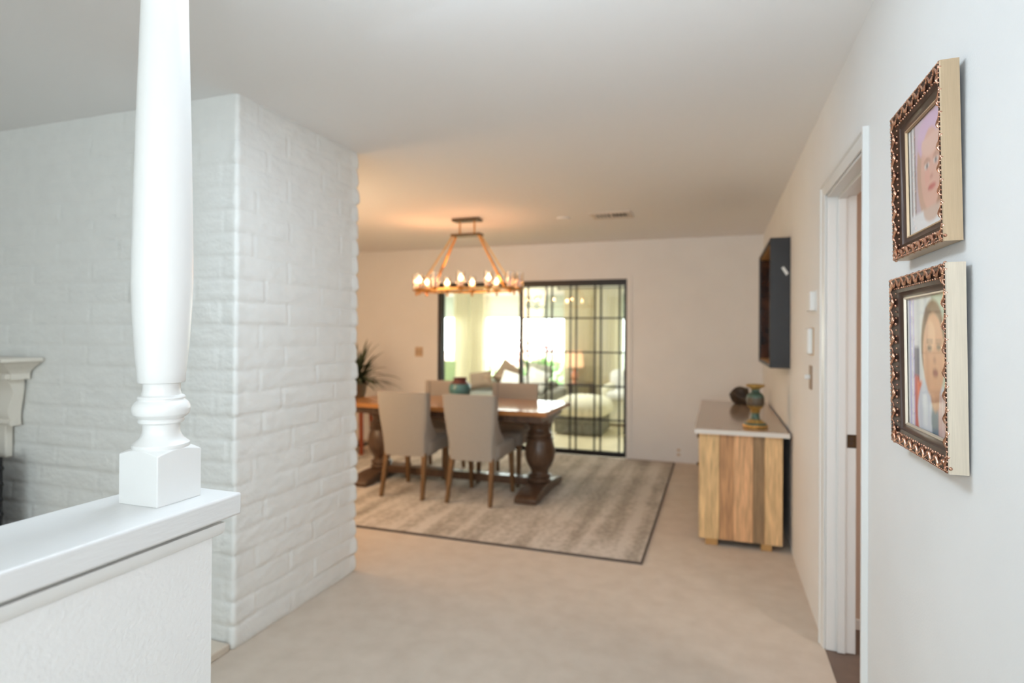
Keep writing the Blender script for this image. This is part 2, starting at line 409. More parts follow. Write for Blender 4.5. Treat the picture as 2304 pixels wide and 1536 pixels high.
# slump-block fireplace wall, every block modelled in relief
def brick():
    c, L = 0.1017, 0.41; rad = 0.018
    path = []
    n = 150
    for i in range(n + 1): path.append((-3.9 + (XS - rad + 3.9) * i / n, YF, 0, -1))
    for i in range(1, 5): a = -PI / 2 + PI / 2 * i / 5; path.append((XS - rad + rad * math.cos(a), YF + rad + rad * math.sin(a), math.cos(a), math.sin(a)))
    n = 96
    for i in range(n + 1): path.append((XS, YF + rad + (YE - YF - 2 * rad) * i / n, 1, 0))
    for i in range(1, 5): a = PI / 2 * i / 5; path.append((XS - rad + rad * math.cos(a), YE - rad + rad * math.sin(a), math.cos(a), math.sin(a)))
    n = 40
    for i in range(n + 1): path.append((XS - rad - 1.9 * i / n, YE, 0, 1))
    us = [0]
    for i in range(1, len(path)): us.append(us[-1] + math.hypot(path[i][0] - path[i - 1][0], path[i][1] - path[i - 1][1]))
    UC0 = us[152]; UC1 = us[152 + 5 + 96]
    zs = [CZ * i / 288 for i in range(289)]
    rnd = random.Random(3); off = [(0.0 if k % 2 else L / 2) + rnd.uniform(-0.05, 0.05) for k in range(30)]
    amp = {}
    rows = []
    for z in zs:
        k = int(z / c + 1e-6); t = z / c - k; row = []
        for (x, y, nx, ny), u in zip(path, us):
            uu = u + off[k]; bi = int(uu / L); tu = uu - bi * L
            if (k, bi) not in amp: amp[(k, bi)] = (rnd.uniform(-0.002, 0.003), rnd.uniform(0.006, 0.011))
            o_, a_ = amp[(k, bi)]
            e = min(1, min(t, 1 - t) / 0.34); e = math.sqrt(max(0, 1 - (1 - e) ** 2))
            cu = max(0.0, 1 - min(abs(u - UC0), abs(u - UC1)) / 0.05); k_ = 0.5 + (1.35 if abs(u - UC1) < 0.06 else 0.5) * cu
            h = k_ * (o_ * e + a_ * e * (1.15 - 0.5 * t))
            du = min(tu, L - tu)
            h += -0.0035 * math.exp(-(du / 0.008) ** 2) + 0.0012 * math.exp(-((du - 0.017) / 0.008) ** 2)
            h += 0.0022 * noise.noise(Vector((x * 9, y * 9, z * 26))) + 0.002 * noise.noise(Vector((x * 30, y * 30, z * 60)))
            h = (h - 0.006)
            row.append((x + nx * h, y + ny * h, z))
        rows.append(row)
    b = MB(); b.grid(rows)
    b.box(-5.6, -3.9, YF, YE, 0, CZ); b.box(-3.89, XS - 0.06, YF + 0.03, YE - 0.03, 0, CZ)
    return b.build('wall_brick', 'brick', ang=180, fixn=False)


tag(brick(), 'white painted slump block wall jutting into the room', 'wall', kind='structure')

# white casing and jamb of the doorway in the right wall
def casing():
    b = MB(); X = XR
    pr = lambda y0, y1: [(X, y0), (X - 0.018, y0), (X - 0.018, y0 + (y1 - y0) * 0.22), (X - 0.012, y0 + (y1 - y0) * 0.3), (X - 0.011, y0 + (y1 - y0) * 0.7), (X - 0.006, y1), (X, y1)]
    O0, O1, OT = 2.165, 3.0, 2.067
    b.prism(pr(O0, D0 + 0.004), 'z', 0, OT)
    b.prism(pr(O1, D1 - 0.004), 'z', 0, OT)
    b.prism([(x - 0.0004, z) for x, z in pr(OT + 0.0006, DH - 0.004)], 'y', O0 - 0.0006, O1 + 0.0006)
    return b.build('trim_2', 'trimw', ang=20)


tag(casing(), 'white moulded casing around the doorway in the right wall', 'door casing', kind='structure')
jm = thing('door_1', 'white doorway jamb with a dark latch strike, its door open', 'doorway', (0.52, 2.58, 0), kind='structure')
b = MB(); XI = XR + 0.119
b.box(XR + 0.002, XI, D1 - 0.014, D1, 0, DH).box(XR + 0.002, XI, D0, D0 + 0.004, 0, DH).box(XR + 0.002, XI, D0, D1, DH - 0.014, DH)
b.build('jamb', 'trimw', jm, bevel=0.002)
b = MB(); b.box(XR + 0.045, XR + 0.078, D1 - 0.026, D1 - 0.014, 0, DH - 0.014).box(XR + 0.045, XR + 0.078, D0 + 0.004, D1 - 0.026, DH - 0.026, DH - 0.014)
b.build('door_stop', 'trimw', jm, bevel=0.003)
sp = box('strike_plate', 'bronze', XR + 0.083, XR + 0.119, D1 - 0.0165, D1 - 0.014, 0.9, 0.958, jm, bevel=0.001); sp['label'] = 'dark bronze latch strike plate'
b = MB(); b.box(XR + 0.094, XR + 0.106, D1 - 0.0172, D1 - 0.0160, 0.912, 0.926).box(XR + 0.094, XR + 0.106, D1 - 0.0172, D1 - 0.0160, 0.932, 0.946)
b.build('latch_hole', 'fcove', sp)
# the side room glimpsed through the doorway
b = MB(); b.box(0.58, 2.4, 3.19, 3.29, 0, CZ).box(2.4, 2.5, 0.7, 3.29, 0, CZ).box(0.58, 2.4, 0.7, 0.8, 0, CZ)
tag(b.build('wall_side_room', 'taupe'), 'taupe wall of the side room seen through the doorway', 'wall', kind='structure')
tag(box('floor_side_room', 'dfloor', 0.462, 2.5, 0.7, 3.3, -0.1, -0.002), 'dark floor of the side room past the doorway', 'floor', kind='structure')
tag(box('ceiling_side_room', 'ceil', 0.582, 2.5, 0.7, 3.3, CZ, CZ + 0.1), 'ceiling of the side room past the doorway', 'ceiling', kind='structure')
tag(box('baseboard_side_room', 'trimw', 0.58, 2.4, 3.176, 3.19, 0, 0.05, bevel=0.003), 'low white baseboard on the taupe side room wall', 'baseboard', kind='structure')

d = bpy.data.lights.new('side_room_fill', 'AREA'); d.size = 0.3; d.energy = 26; d.color = (1.0, 0.93, 0.86)  # added fill to brighten the taupe wall, not a known fixture
o = bpy.data.objects.new('side_room_fill', d); COL.objects.link(o); o.location = (1.9, 1.3, CZ - 0.02)

# half wall, its cap and moulding
tag(box('wall_half', 'plaster', -0.985, -0.845, -2.4, 0.818, 0, 1.058), 'white half wall at the left with a painted cap', 'half wall', kind='structure')
tag(box('trim_3', 'capw', -1.012, -0.814, -2.4, 0.855, 1.062, 1.101, bevel=0.004, seg=3), 'thick white cap board along the top of the half wall', 'wall cap', kind='structure')
def undercap():
    b = MB(); prf = [(0, 0), (0.004, 0), (0.009, 0.003), (0.013, 0.009), (0.015, 0.016), (0.015, 0.024), (0, 0.024)]
    b.prism([(-0.845 + x, 1.028 + z) for x, z in prf], 'y', -2.4, 0.833)
    b.prism([(-0.985 - x, 1.028 + z) for x, z in prf], 'y', -2.4, 0.833)
    b.prism([(0.818 + x, 1.028 + z) for x, z in prf], 'x', -0.985, -0.845)
    return b.build('trim_4', 'trimw', ang=25)
tag(undercap(), 'slim white moulding tucked under the half wall cap', 'moulding', kind='structure')

# turned newel post standing on the half wall cap
PX, PY = -0.9115, 0.771
nw = thing('newel_post', 'turned white post standing on the half wall cap', 'post', (PX, PY, 1.101))
def block():
    b = MB(); h = 0.0437; zm = 1.1925; rows = []; n = 64
    sq = []
    for k in range(n):
        a = 2 * PI * (k + 0.5) / n; ca, sa = math.cos(a), math.sin(a); sq.append((ca, sa, h / max(abs(ca), abs(sa))))
    sq = []
    for side in range(4):          # square outline, corners included
        for q in range(16):
            t = -h + 2 * h * q / 16
            x, y = ((t, -h), (h, t), (-t, h), (-h, -t))[side]; sq.append((x, y))
    rows.append([(PX + x, PY + y, 1.101) for x, y in sq])
    rows.append([(PX + x, PY + y, zm - 0.42 * (math.hypot(x, y) - h)) for x, y in sq])      # turned shoulder cuts the corners lower
    for f_ in (0.5, 1.0):
        row = []
        for x, y in sq:
            r_ = math.hypot(x, y); rr = r_ * (1 - f_) + 0.0405 * f_
            row.append((PX + x / r_ * rr, PY + y / r_ * rr, zm - 0.42 * (rr - h)))
        rows.append(row)
    b.grid(rows, closeu=True); b.f.append(tuple(range(len(sq) - 1, -1, -1)))
    return b.build('base_block', 'trimw', nw, ang=30, bevel=0.0012)
block()
prof = [(0.0425, 1.188), (0.0445, 1.194), (0.0440, 1.199), (0.0390, 1.203), (0.0330, 1.209), (0.0292, 1.217), (0.0283, 1.226), (0.0290, 1.233),
        (0.0335, 1.2345), (0.0352, 1.2365), (0.0352, 1.2405), (0.0338, 1.2425), (0.0385, 1.245), (0.0432, 1.250), (0.0450, 1.2575), (0.0440, 1.264), (0.0405, 1.270), (0.0365, 1.2735),
        (0.0360, 1.276), (0.0368, 1.278), (0.0355, 1.2805), (0.0310, 1.283), (0.0290, 1.289), (0.0287, 1.296), (0.0293, 1.3035), (0.0355, 1.3040), (0.0364, 1.3055),
        (0.0373, 1.32), (0.0412, 1.36), (0.0452, 1.42), (0.0473, 1.475), (0.0470, 1.53), (0.0452, 1.62), (0.0425, 1.74), (0.0392, 1.86), (0.0365, 1.96), (0.0345, 2.05), (0.033, 2.10)]
MB().lathe([(r, z) for r, z in prof], (PX, PY, 0), 64).build('turned_shaft', 'trimw', nw, ang=28)
prof2 = [(0.033, 2.1), (0.038, 2.104), (0.039, 2.112), (0.031, 2.118), (0.030, 2.14), (0.043, 2.155), (0.045, 2.17), (0.038, 2.185)]
MB().lathe(prof2, (PX, PY, 0), 48).build('upper_turning', 'trimw', nw, ang=28)
box('top_block', 'trimw', PX - 0.044, PX + 0.044, PY - 0.044, PY + 0.044, 2.183, CZ - 0.001, nw, bevel=0.002)

# ------------------------------------------------------------------ fireplace mantel on the brick wall
mn = thing('fireplace_mantel', 'carved off-white fireplace mantel on the white brick at the left edge', 'mantel', (-3.75, 1.98, 0))
b = MB(); MX = -3.196
prf = [(2.03, 1.19), (1.93, 1.19), (1.92, 1.205), (1.90, 1.22), (1.875, 1.235), (1.86, 1.25), (1.845, 1.253), (1.845, 1.27), (2.03, 1.27)]
steps = [(0, 1.177), (0.012, 1.192), (0.035, 1.207), (0.06, 1.222), (0.08, 1.237), (0.095, 1.240), (0.095, 1.257)]
rows = []
for off, z in steps:
    rows.append([(-4.6 - off, 2.03, z), (-4.6 - off, 1.94 - off, z), (MX - 0.095 + off, 1.94 - off, z), (MX - 0.095 + off, 2.03, z)])
b.grid(rows, closeu=True)
b.box(-4.6, MX - 0.095, 1.945, 2.03, 1.147, 1.179)
b.add([(-4.695, 2.03, 1.257), (-4.695, 1.845, 1.257), (MX, 1.845, 1.257), (MX, 2.03, 1.257)], [(0, 1, 2, 3)])
for i in range(24): x = MX - 0.135 - i * 0.055; b.box(x, x + 0.03, 1.925, 1.95, 1.152, 1.177)
b.build('shelf', 'mantel', mn)
for sgn, xc in ((1, -3.42), (1, -4.45)):
    cb = MB(); rows = []
    for i in range(22):
        t = i / 21; z = 1.148 - 0.235 * t; y = 1.95 + 0.05 * t + 0.016 * math.sin(t * 2 * PI); w = 0.085 - 0.02 * t + 0.006 * math.sin(t * 2 * PI)
        rows.append([(xc - w, 2.03, z), (xc - w, y, z), (xc + w * 0.5, y - 0.004, z), (xc + w, y, z), (xc + w, 2.03, z)])
    cb.grid(rows, closeu=True); cb.box(xc - 0.055, xc + 0.055, 1.99, 2.03, 0.908, 0.918)
    cb.tube([(xc - 0.07, 1.99, 0.928), (xc + 0.07, 1.99, 0.928)], 0.018, 12)
    cb.build('corbel', 'mantel', mn, ang=50)
    box('pilaster', 'mantel', xc - 0.07, xc - 0.003, 2.0, 2.035, 0.742, 0.915, mn, bevel=0.006)
fs = thing('fireplace_screen', 'black iron fireplace screen edge under the mantel at the far left', 'fireplace screen', (-3.75, 1.9, 0.036))
b = MB(); b.box(-4.2, -3.292, 1.895, 1.905, 0.06, 0.775); b.build('mesh_panel', 'dark', fs)
b = MB()
for x in (-4.2, -3.292): b.tube([(x, 1.9, 0.037), (x, 1.9, 0.775)], 0.012, 8)
for z in (0.06, 0.765): b.tube([(-4.2, 1.9, z), (-3.292, 1.9, z)], 0.012, 8)
for i in range(9): b.ball((-3.292, 1.9, 0.12 + i * 0.075), 0.018, 0.018, 0.018, 8, 6)
b.build('frame', 'iron', fs)
tag(box('hearth_slab', 'hearth', -4.4, XS - 0.01, 1.45, 2.035, 0.0, 0.035, bevel=0.006), 'low beige tiled hearth slab at the foot of the brick wall', 'hearth')

# ------------------------------------------------------------------ framed portraits on the right wall
def portrait_girl(u, v):      # u 0..1 left-right, v 0..1 bottom-top
    def ell(cx, cy, rx, ry): return ((u - cx) / rx) ** 2 + ((v - cy) / ry) ** 2
    c = (196, 176, 190) if v > 0.62 else (182, 168, 176)
    if u < 0.2: c = (236, 234, 226) if (u * 20) % 2 < 1.2 else (120, 104, 96)  # pale stripes: glass reflection painted into the print
    if ell(0.6, 0.53, 0.36, 0.50) < 1: c = (186, 150, 130) if u < 0.62 else (160, 116, 92)
    if ell(0.6, 0.80, 0.33, 0.20) < 1: c = (202, 172, 196)
    if ell(0.62, 0.50, 0.27, 0.36) < 1: c = (206, 164, 148)
    if ell(0.62, 0.74, 0.24, 0.12) < 1 and v < 0.80: c = (214, 178, 164)
    if ell(0.52, 0.46, 0.07, 0.10) < 1: c = (208, 158, 144)
    if ell(0.52, 0.545, 0.062, 0.024) < 1: c = (226, 218, 212)
    if ell(0.525, 0.545, 0.03, 0.024) < 1: c = (72, 74, 84)
    if ell(0.76, 0.545, 0.055, 0.024) < 1: c = (226, 218, 212)
    if ell(0.76, 0.545, 0.028, 0.024) < 1: c = (72, 74, 84)
    if abs(v - 0.60 + 0.6 * (u - 0.52) ** 2 * 6) < 0.009 and 0.44 < u < 0.61: c = (150, 108, 88)
    if abs(v - 0.60 + 0.6 * (u - 0.76) ** 2 * 6) < 0.009 and 0.69 < u < 0.85: c = (150, 108, 88)
    if ell(0.64, 0.43, 0.045, 0.022) < 1: c = (184, 132, 118)
    if ell(0.64, 0.34, 0.11, 0.026) < 1: c = (178, 98, 96)
    if v < 0.17: c = (196, 172, 158) if ell(0.62, 0.16, 0.22, 0.12) < 1 else (222, 214, 214)
    return c


def portrait_boy(u, v):
    def ell(cx, cy, rx, ry): return ((u - cx) / rx) ** 2 + ((v - cy) / ry) ** 2
    c = (206, 206, 202) if u < 0.6 else (178, 190, 168)
    if u < 0.17: c = (236, 236, 238) if (u * 24) % 2 < 1.3 else (182, 176, 214)  # white and lavender stripes stand for a reflection on the glass
    elif u < 0.3 and v < 0.62: c = (176, 66, 58) if v < 0.4 else (86, 88, 104)
    if 0.24 < u < 0.36 and v < 0.36: c = (214, 110, 78)
    if ell(0.6, 0.12, 0.36, 0.30) < 1: c = (196, 198, 206)
    if ell(0.7, 0.10, 0.13, 0.24) < 1: c = (94, 112, 128)
    if u > 0.72 and v < 0.3: c = (206, 196, 190) if (u * 40) % 2 < 1.2 else (176, 84, 90)
    if ell(0.66, 0.28, 0.10, 0.12) < 1: c = (178, 128, 98)
    if ell(0.62, 0.64, 0.27, 0.33) < 1: c = (112, 82, 62)
    if ell(0.63, 0.56, 0.24, 0.31) < 1: c = (202, 152, 118)
    if ell(0.56, 0.70, 0.12, 0.12) < 1: c = (216, 172, 138)
    if ell(0.55, 0.615, 0.055, 0.018) < 1: c = (80, 60, 52)
    if ell(0.75, 0.625, 0.05, 0.018) < 1: c = (80, 60, 52)
    if abs(v - 0.665) < 0.008 and (0.48 < u < 0.62 or 0.69 < u < 0.82): c = (116, 82, 62)
    if ell(0.66, 0.53, 0.04, 0.025) < 1: c = (170, 116, 92)
    if ell(0.67, 0.44, 0.062, 0.03) < 1: c = (136, 70, 64)
    return c


def frame(name, label, y_near, y_far, z0, z1, xback, depth, tilt, paint, edge):
    w, h = y_far - y_near, z1 - z0
    cy, cz = (y_near + y_far) / 2, (z0 + z1) / 2
    bm_ = Matrix(((0, 0, -1, 0), (-1, 0, 0, 0), (0, 1, 0, 0), (0, 0, 0, 1)))
    base = Matrix.Translation((xback, cy, cz)) @ Matrix.Rotation(-tilt, 4, 'Y') @ bm_
    r = thing(name, label, 'picture frame', mat=base, group='framed child portraits')
    a, c = w / 2, h / 2
    def ring(prof):      # prof: (inset, height); closed loops mitred at the corners
        rows = [[(-a + i, -c + i, z), (a - i, -c + i, z), (a - i, c - i, z), (-a + i, c - i, z)] for i, z in prof]
        return rows
    P = lambda b, nm, m, ang=30, bev=0: local(b.build(nm, m, ang=ang, bevel=bev), r)
    b = MB(); b.grid(ring([(0.004, 0.0), (0.0, 0.0), (0.0, depth - 0.002), (0.0015, depth)]), closeu=True); P(b, 'gilt_side', edge)['label'] = 'smooth champagne gold outer side'
    b = MB(); b.grid(ring([(0.0015, depth), (0.004, depth + 0.0015), (0.010, depth - 0.001), (0.020, depth - 0.005), (0.030, depth - 0.0085), (0.036, depth - 0.010)]), closeu=True); P(b, 'moulding', 'fbronze', 60)
    b = MB(); b.grid(ring([(0.036, depth - 0.010), (0.038, depth - 0.014), (0.044, depth - 0.018), (0.049, depth - 0.019)]), closeu=True); P(b, 'inner_cove', 'fcove', 60)
    b = MB(); b.grid(ring([(0.049, depth - 0.019), (0.050, depth - 0.017), (0.053, depth - 0.017), (0.055, depth - 0.022)]), closeu=True); P(b, 'gilt_lip', edge, 60)
    # relief: scrolls and beads running round the moulding
    b = MB()
    def along(x0, y0, x1, y1, inx, iny):
        d = Vector((x1 - x0, y1 - y0, 0)); L = d.length; d.normalize(); nn = Vector((inx, iny, 0)); n = max(3, int(L / 0.041)); st = L / n
        ang = math.atan2(d.y, d.x)
        for i in range(n):
            p = Vector((x0, y0, depth - 0.0035)) + d * (i + 0.5) * st
            pts = []
            for j in range(9):
                t = j / 8; pts.append(p + d * (t - 0.5) * st * 0.86 + nn * (0.0125 + 0.0085 * math.sin(t * 2 * PI)) + Vector((0, 0, 0.0015)))
            b.tube(pts, [0.0014, 0.0036, 0.0048, 0.0044, 0.0036, 0.0044, 0.0048, 0.0036, 0.0014], 8)
            for q, rr in ((0.5, 0.0036),):
                b.ball(p + d * q * st + nn * 0.011, rr, rr, rr, 8, 6)
            b.ball(p + nn * 0.024 + Vector((0, 0, -0.0035)), 0.0045, 0.0045, 0.0035, 8, 6)
            for q in (-0.33, 0.33): b.ball(p + d * q * st + nn * 0.026 + Vector((0, 0, -0.004)), 0.0028, 0.0028, 0.0025, 7, 5)
        m = int(L / 0.0095)
        for i in range(m):
            q = Vector((x0, y0, depth + 0.0005)) + d * (i + 0.5) * L / m + nn * 0.0035
            b.ball(q, 0.0026, 0.0026, 0.0022, 6, 4)
    along(-a, -c, a, -c, 0, 1); along(a, -c, a, c, -1, 0); along(a, c, -a, c, 0, -1); along(-a, c, -a, -c, 1, 0)
    P(b, 'carved_relief', 'forn', 60)['label'] = 'copper coloured scrolls and beads'
    # the print
    i = 0.054; zz = depth - 0.0245; nx, ny = 110, 130
    b = MB(); rows = []
    for k in range(ny + 1):
        rows.append([(-a + i + (w - 2 * i) * q / nx, -c + i + (h - 2 * i) * k / ny, zz) for q in range(nx + 1)])
    b.grid(rows)
    img = [[tuple(min(0.95, 1.4 * z_) for z_ in lin(paint(q / nx, k / ny))) for q in range(nx + 1)] for k in range(ny + 1)]
    for _ in range(1):       # soft focus of the print
        for hor in (0, 1):
            new = []
            for k in range(ny + 1):
                row = []
                for q in range(nx + 1):
                    acc = [0, 0, 0]; nn = 0
                    for e in range(-2, 3):
                        kk, qq = (k, q + e) if hor else (k + e, q)
                        if 0 <= kk <= ny and 0 <= qq <= nx:
                            p = img[kk][qq]; nn += 1
                            for z_ in range(3): acc[z_] += p[z_]
                    row.append(tuple(a_ / nn for a_ in acc))
                new.append(row)
            img = new
    for k in range(ny + 1):
        for q in range(nx + 1): b.c[k * (nx + 1) + q] = img[k][q]
    P(b, 'photo_print', 'photo')
    b = MB(); b.box(-a + 0.002, a - 0.002, -c + 0.002, c - 0.002, 0.0005, 0.004); P(b, 'backing_board', 'dark')
    b = MB(); b.add([(-a + i, -c + i, zz + 0.002), (a - i, -c + i, zz + 0.002), (a - i, c - i, zz + 0.002), (-a + i, c - i, zz + 0.002)], [(0, 1, 2, 3)]); P(b, 'picture_glass', 'pglass')
    return r


frame('picture_frame', 'upper ornate frame holding a portrait of a smiling fair child in lilac', 1.385, 1.7325, 1.582, 1.943, 0.4552, 0.0338, R(1.2), portrait_girl, 'gold')
frame('picture_frame', 'lower ornate frame holding a portrait of a short-haired laughing child', 1.352, 1.740, 1.126, 1.536, 0.4553, 0.0338, R(0.9), portrait_boy, 'gold2')

# ------------------------------------------------------------------ small fittings on the walls
t = thing('thermostat', 'topmost white wall control left of the doorway', 'thermostat', (XR, 3.26, 1.56))
box('body', 'whitepl', XR - 0.030, XR - 0.002, 3.205, 3.325, 1.512, 1.608, t, bevel=0.006, seg=3); box('wall_plate', 'whitepl', XR - 0.003, XR, 3.20, 3.33, 1.507, 1.613, t)
t = thing('alarm_keypad', 'taller white wall control under the thermostat', 'keypad', (XR, 3.33, 1.36))
box('body', 'whitepl', XR - 0.030, XR - 0.004, 3.272, 3.375, 1.298, 1.427, t, bevel=0.008, seg=3); box('wall_plate', 'beigepl', XR - 0.006, XR, 3.268, 3.42, 1.292, 1.43, t)
t = thing('light_switch', 'tan toggle switch plate on the right wall below the keypad', 'light switch', (XR, 3.36, 1.175))
box('plate', 'brownpl', XR - 0.006, XR, 3.322, 3.40, 1.115, 1.237, t, bevel=0.002)
MB().frustum(0, 0, 0.012, 0.022, 0, 0, 0.004, 0.009, 0.014, 0.026)
tg = box('toggle', 'whitepl', XR - 0.032, XR - 0.005, 3.352, 3.368, 1.168, 1.19, t, bevel=0.003); tg['label'] = 'white toggle lever'
t = thing('switch_plate', 'tan double switch plate on the back wall left of the sliding door', 'light switch', (-3.547, YB, 1.155))
box('plate', 'beigepl', -3.60, -3.494, YB - 0.007, YB, 1.095, 1.212, t, bevel=0.002)
for x in (-3.572, -3.522): box('toggle', 'brownpl', x - 0.008, x + 0.008, YB - 0.016, YB - 0.006, 1.14, 1.165, t, bevel=0.002)
t = thing('wall_outlet', 'small outlet low on the back wall right of the sliding door', 'outlet', (-0.375, YB, 0.1))
box('plate', 'paint', -0.415, -0.345, YB - 0.006, YB, 0.055, 0.165, t, bevel=0.002)
for z in (0.085, 0.135): box('socket', 'beigepl', -0.395, -0.365, YB - 0.008, YB - 0.005, z - 0.012, z + 0.012, t, bevel=0.003)
t = thing('smoke_detector', 'small round detector on the dining ceiling left of the air vent', 'smoke detector', (-1.31, 5.19, CZ))
MB().lathe([(0.062, CZ - 0.0005), (0.062, CZ - 0.006), (0.056, CZ - 0.012), (0.03, CZ - 0.015), (0.001, CZ - 0.015)], (-1.31, 5.19, 0), 28).build('cover', 'ceil', t)
t = thing('air_vent', 'white rectangular air vent in the dining room ceiling', 'vent', (-0.87, 5.18, CZ))
b = MB(); V0, V1, U0, U1 = -1.05, -0.70, 5.05, 5.32
I_ = 0.055
b.box(V0, V1, U0, U0 + I_, CZ - 0.008, CZ - 0.0005).box(V0, V1, U1 - I_, U1, CZ - 0.008, CZ - 0.0005).box(V0, V0 + 0.03, U0 + I_, U1 - I_, CZ - 0.008, CZ - 0.0005).box(V1 - 0.03, V1, U0 + I_, U1 - I_, CZ - 0.008, CZ - 0.0005)
b.box((V0 + V1) / 2 - 0.01, (V0 + V1) / 2 + 0.01, U0 + I_, U1 - I_, CZ - 0.008, CZ - 0.0005)
b.build('frame', 'ventw', t)
box('duct_shade_plate', 'dark', V0 + 0.03, V1 - 0.03, U0 + I_, U1 - I_, CZ - 0.0016, CZ - 0.0004, t)  # dark plate stands in for the shaded duct, ceiling is uncut
b = MB()
for i in range(9):
    x = V0 + 0.047 + i * 0.0315; q_ = -1 if i > 4 else 1
    if i != 4: b.prism([(x, CZ - 0.002), (x + 0.003, CZ - 0.002), (x + 0.003 - q_ * 0.012, CZ - 0.010), (x - q_ * 0.012, CZ - 0.010)], 'y', U0 + I_, U1 - I_)
b.build('louvers', 'ventw', t)

# ------------------------------------------------------------------ deep black box frame over the sideboard
t = thing('wall_box_frame', 'deep black box frame hung on the wall above the sideboard', 'wall art', (XR, 4.8, 1.17))
y0, y1, z0, z1, xf = 4.262, 5.33, 1.172, 2.038, 0.337
b = MB(); th = 0.022
b.box(xf, XR - 0.001, y0, y0 + th, z0, z1).box(xf, XR - 0.001, y1 - th, y1, z0, z1).box(xf, XR - 0.001, y0 + th, y1 - th, z0, z0 + th).box(xf, XR - 0.001, y0 + th, y1 - th, z1 - th, z1)
b.build('outer_frame', 'boxblk', t, bevel=0.002)
box('back_panel', 'boxin', XR - 0.012, XR - 0.004, y0 + th, y1 - th, z0 + th, z1 - th, t)['label'] = 'glossy dark brown recessed panel'
for ya_ in (y0 + th, y1 - th - 0.006): box('side_lining', 'boxin', xf + 0.012, XR - 0.013, ya_, ya_ + 0.006, z0 + th + 0.006, z1 - th - 0.006, t)['label'] = 'glossy brown lining with an amber shine in its colour'  # chandelier's amber shine is put into the brown colour
for za_ in (z0 + th, z1 - th - 0.006): box('end_lining', 'tanwood', xf + 0.012, XR - 0.013, y0 + th, y1 - th, za_, za_ + 0.006, t)['label'] = 'lining coloured pale where the chandelier lights it'  # paler material paints the chandelier's light on top and bottom
b = MB(); b.prism([(xf + 0.001, 0), (xf - 0.004, 0.004), (xf + 0.001, 0.018)], 'z', 0, 0.001)
bb = MB(); rows = []
sx = lambda a_, z_: (xf + a_, y0 - 0.0012, z_)
bb.add([sx(0.068, 1.835), sx(0.083, 1.845), sx(0.112, 1.80), sx(0.098, 1.785)] + [(xf + a_, y0 + 0.0005, z_) for a_, z_ in ((0.068, 1.835), (0.083, 1.845), (0.112, 1.80), (0.098, 1.785))],
       [(0, 1, 2, 3), (7, 6, 5, 4), (0, 4, 5, 1), (1, 5, 6, 2), (2, 6, 7, 3), (3, 7, 4, 0)])
bb.build('paper_tag', 'whitepl', t, smooth=False)['label'] = 'small slanted white paper tag'

# ------------------------------------------------------------------ sideboard
BX0, BX1, BY0, BY1 = -0.104, 0.406, 4.12, 5.87
sb = thing('sideboard', 'reclaimed wood sideboard with a pale stone top against the right wall', 'sideboard', (0.15, 5.0, 0))
box('stone_top', 'stone', -0.130, 0.440, 4.09, 5.885, 0.742, 0.772, sb, bevel=0.004, seg=3)
bb = MB(); bb.box(-0.134, 0.444, 4.0885, 4.092, 0.739, 0.769); bb.box(-0.134, -0.130, 4.092, 5.887, 0.739, 0.769)
bb.build('chiselled_edge', 'stonee', sb, bevel=0.001)['label'] = 'rough white front edge of the stone'
def boards(name, planks, y0, y1, axis='x', z0=0.045, z1=0.739):
    b = MB()
    for a0, a1, col, jut in planks:
        if axis == 'x': b.box(a0, a1 - 0.0012, y0 - jut, y1, z0, z1, lin(col))
        else: b.box(y0 - jut, y1, a0, a1 - 0.0012, z0, z1, lin(col))
    return b.build(name, 'rwood', sb, bevel=0.002)
W_ = BX1 - BX0
fr = lambda f_: BX0 + W_ * f_
boards('end_panel', [(fr(0), fr(0.25), (226, 190, 138), 0), (fr(0.25), fr(0.42), (192, 146, 104), -0.002), (fr(0.42), fr(0.655), (222, 174, 128), -0.001), (fr(0.655), fr(0.79), (150, 122, 90), -0.003)], BY0, BY0 + 0.03)
boards('corner_post', [(fr(0.79), fr(1.0), (224, 186, 136), 0.004)], BY0, BY0 + 0.09)
boards('end_panel', [(fr(0), fr(0.3), (180, 142, 98), 0), (fr(0.3), fr(0.7), (150, 112, 76), 0), (fr(0.7), fr(1.0), (176, 136, 92), 0)], BY1 - 0.03, BY1)
box('back_panel', 'dkwood', BX1 - 0.02, BX1 - 0.004, BY0 + 0.09, BY1 - 0.03, 0.05, 0.735, sb)
box('bottom_panel', 'dkwood', BX0 + 0.01, BX1 - 0.02, BY0 + 0.03, BY1 - 0.03, 0.05, 0.07, sb)
box('top_rail', 'oakleg', BX0 - 0.014, BX0 + 0.012, BY0 + 0.02, BY1 - 0.02, 0.70, 0.739, sb, bevel=0.002)
for k in range(3):
    ya = BY0 + 0.04 + k * 0.558; b = MB()
    for q in range(4): b.box(BX0 - 0.002, BX0 + 0.02, ya + q * 0.136, ya + q * 0.136 + 0.134, 0.075, 0.694, lin(((176, 138, 94), (148, 110, 74), (186, 148, 104), (128, 100, 70))[(q + k) % 4]))
    d = b.build('door', 'rwood', sb, bevel=0.002)
    MB().ball((BX0 - 0.018, ya + 0.5, 0.42), 0.014, 0.014, 0.014).build('knob', 'bronze', d)
for x0, x1 in ((-0.062, 0.016), (0.279, 0.345)):
    for y0_ in (BY0 + 0.012, BY1 - 0.09): box('leg', 'tanwood', x0, x1, y0_, y0_ + 0.075, 0.0, 0.05, sb, bevel=0.003)

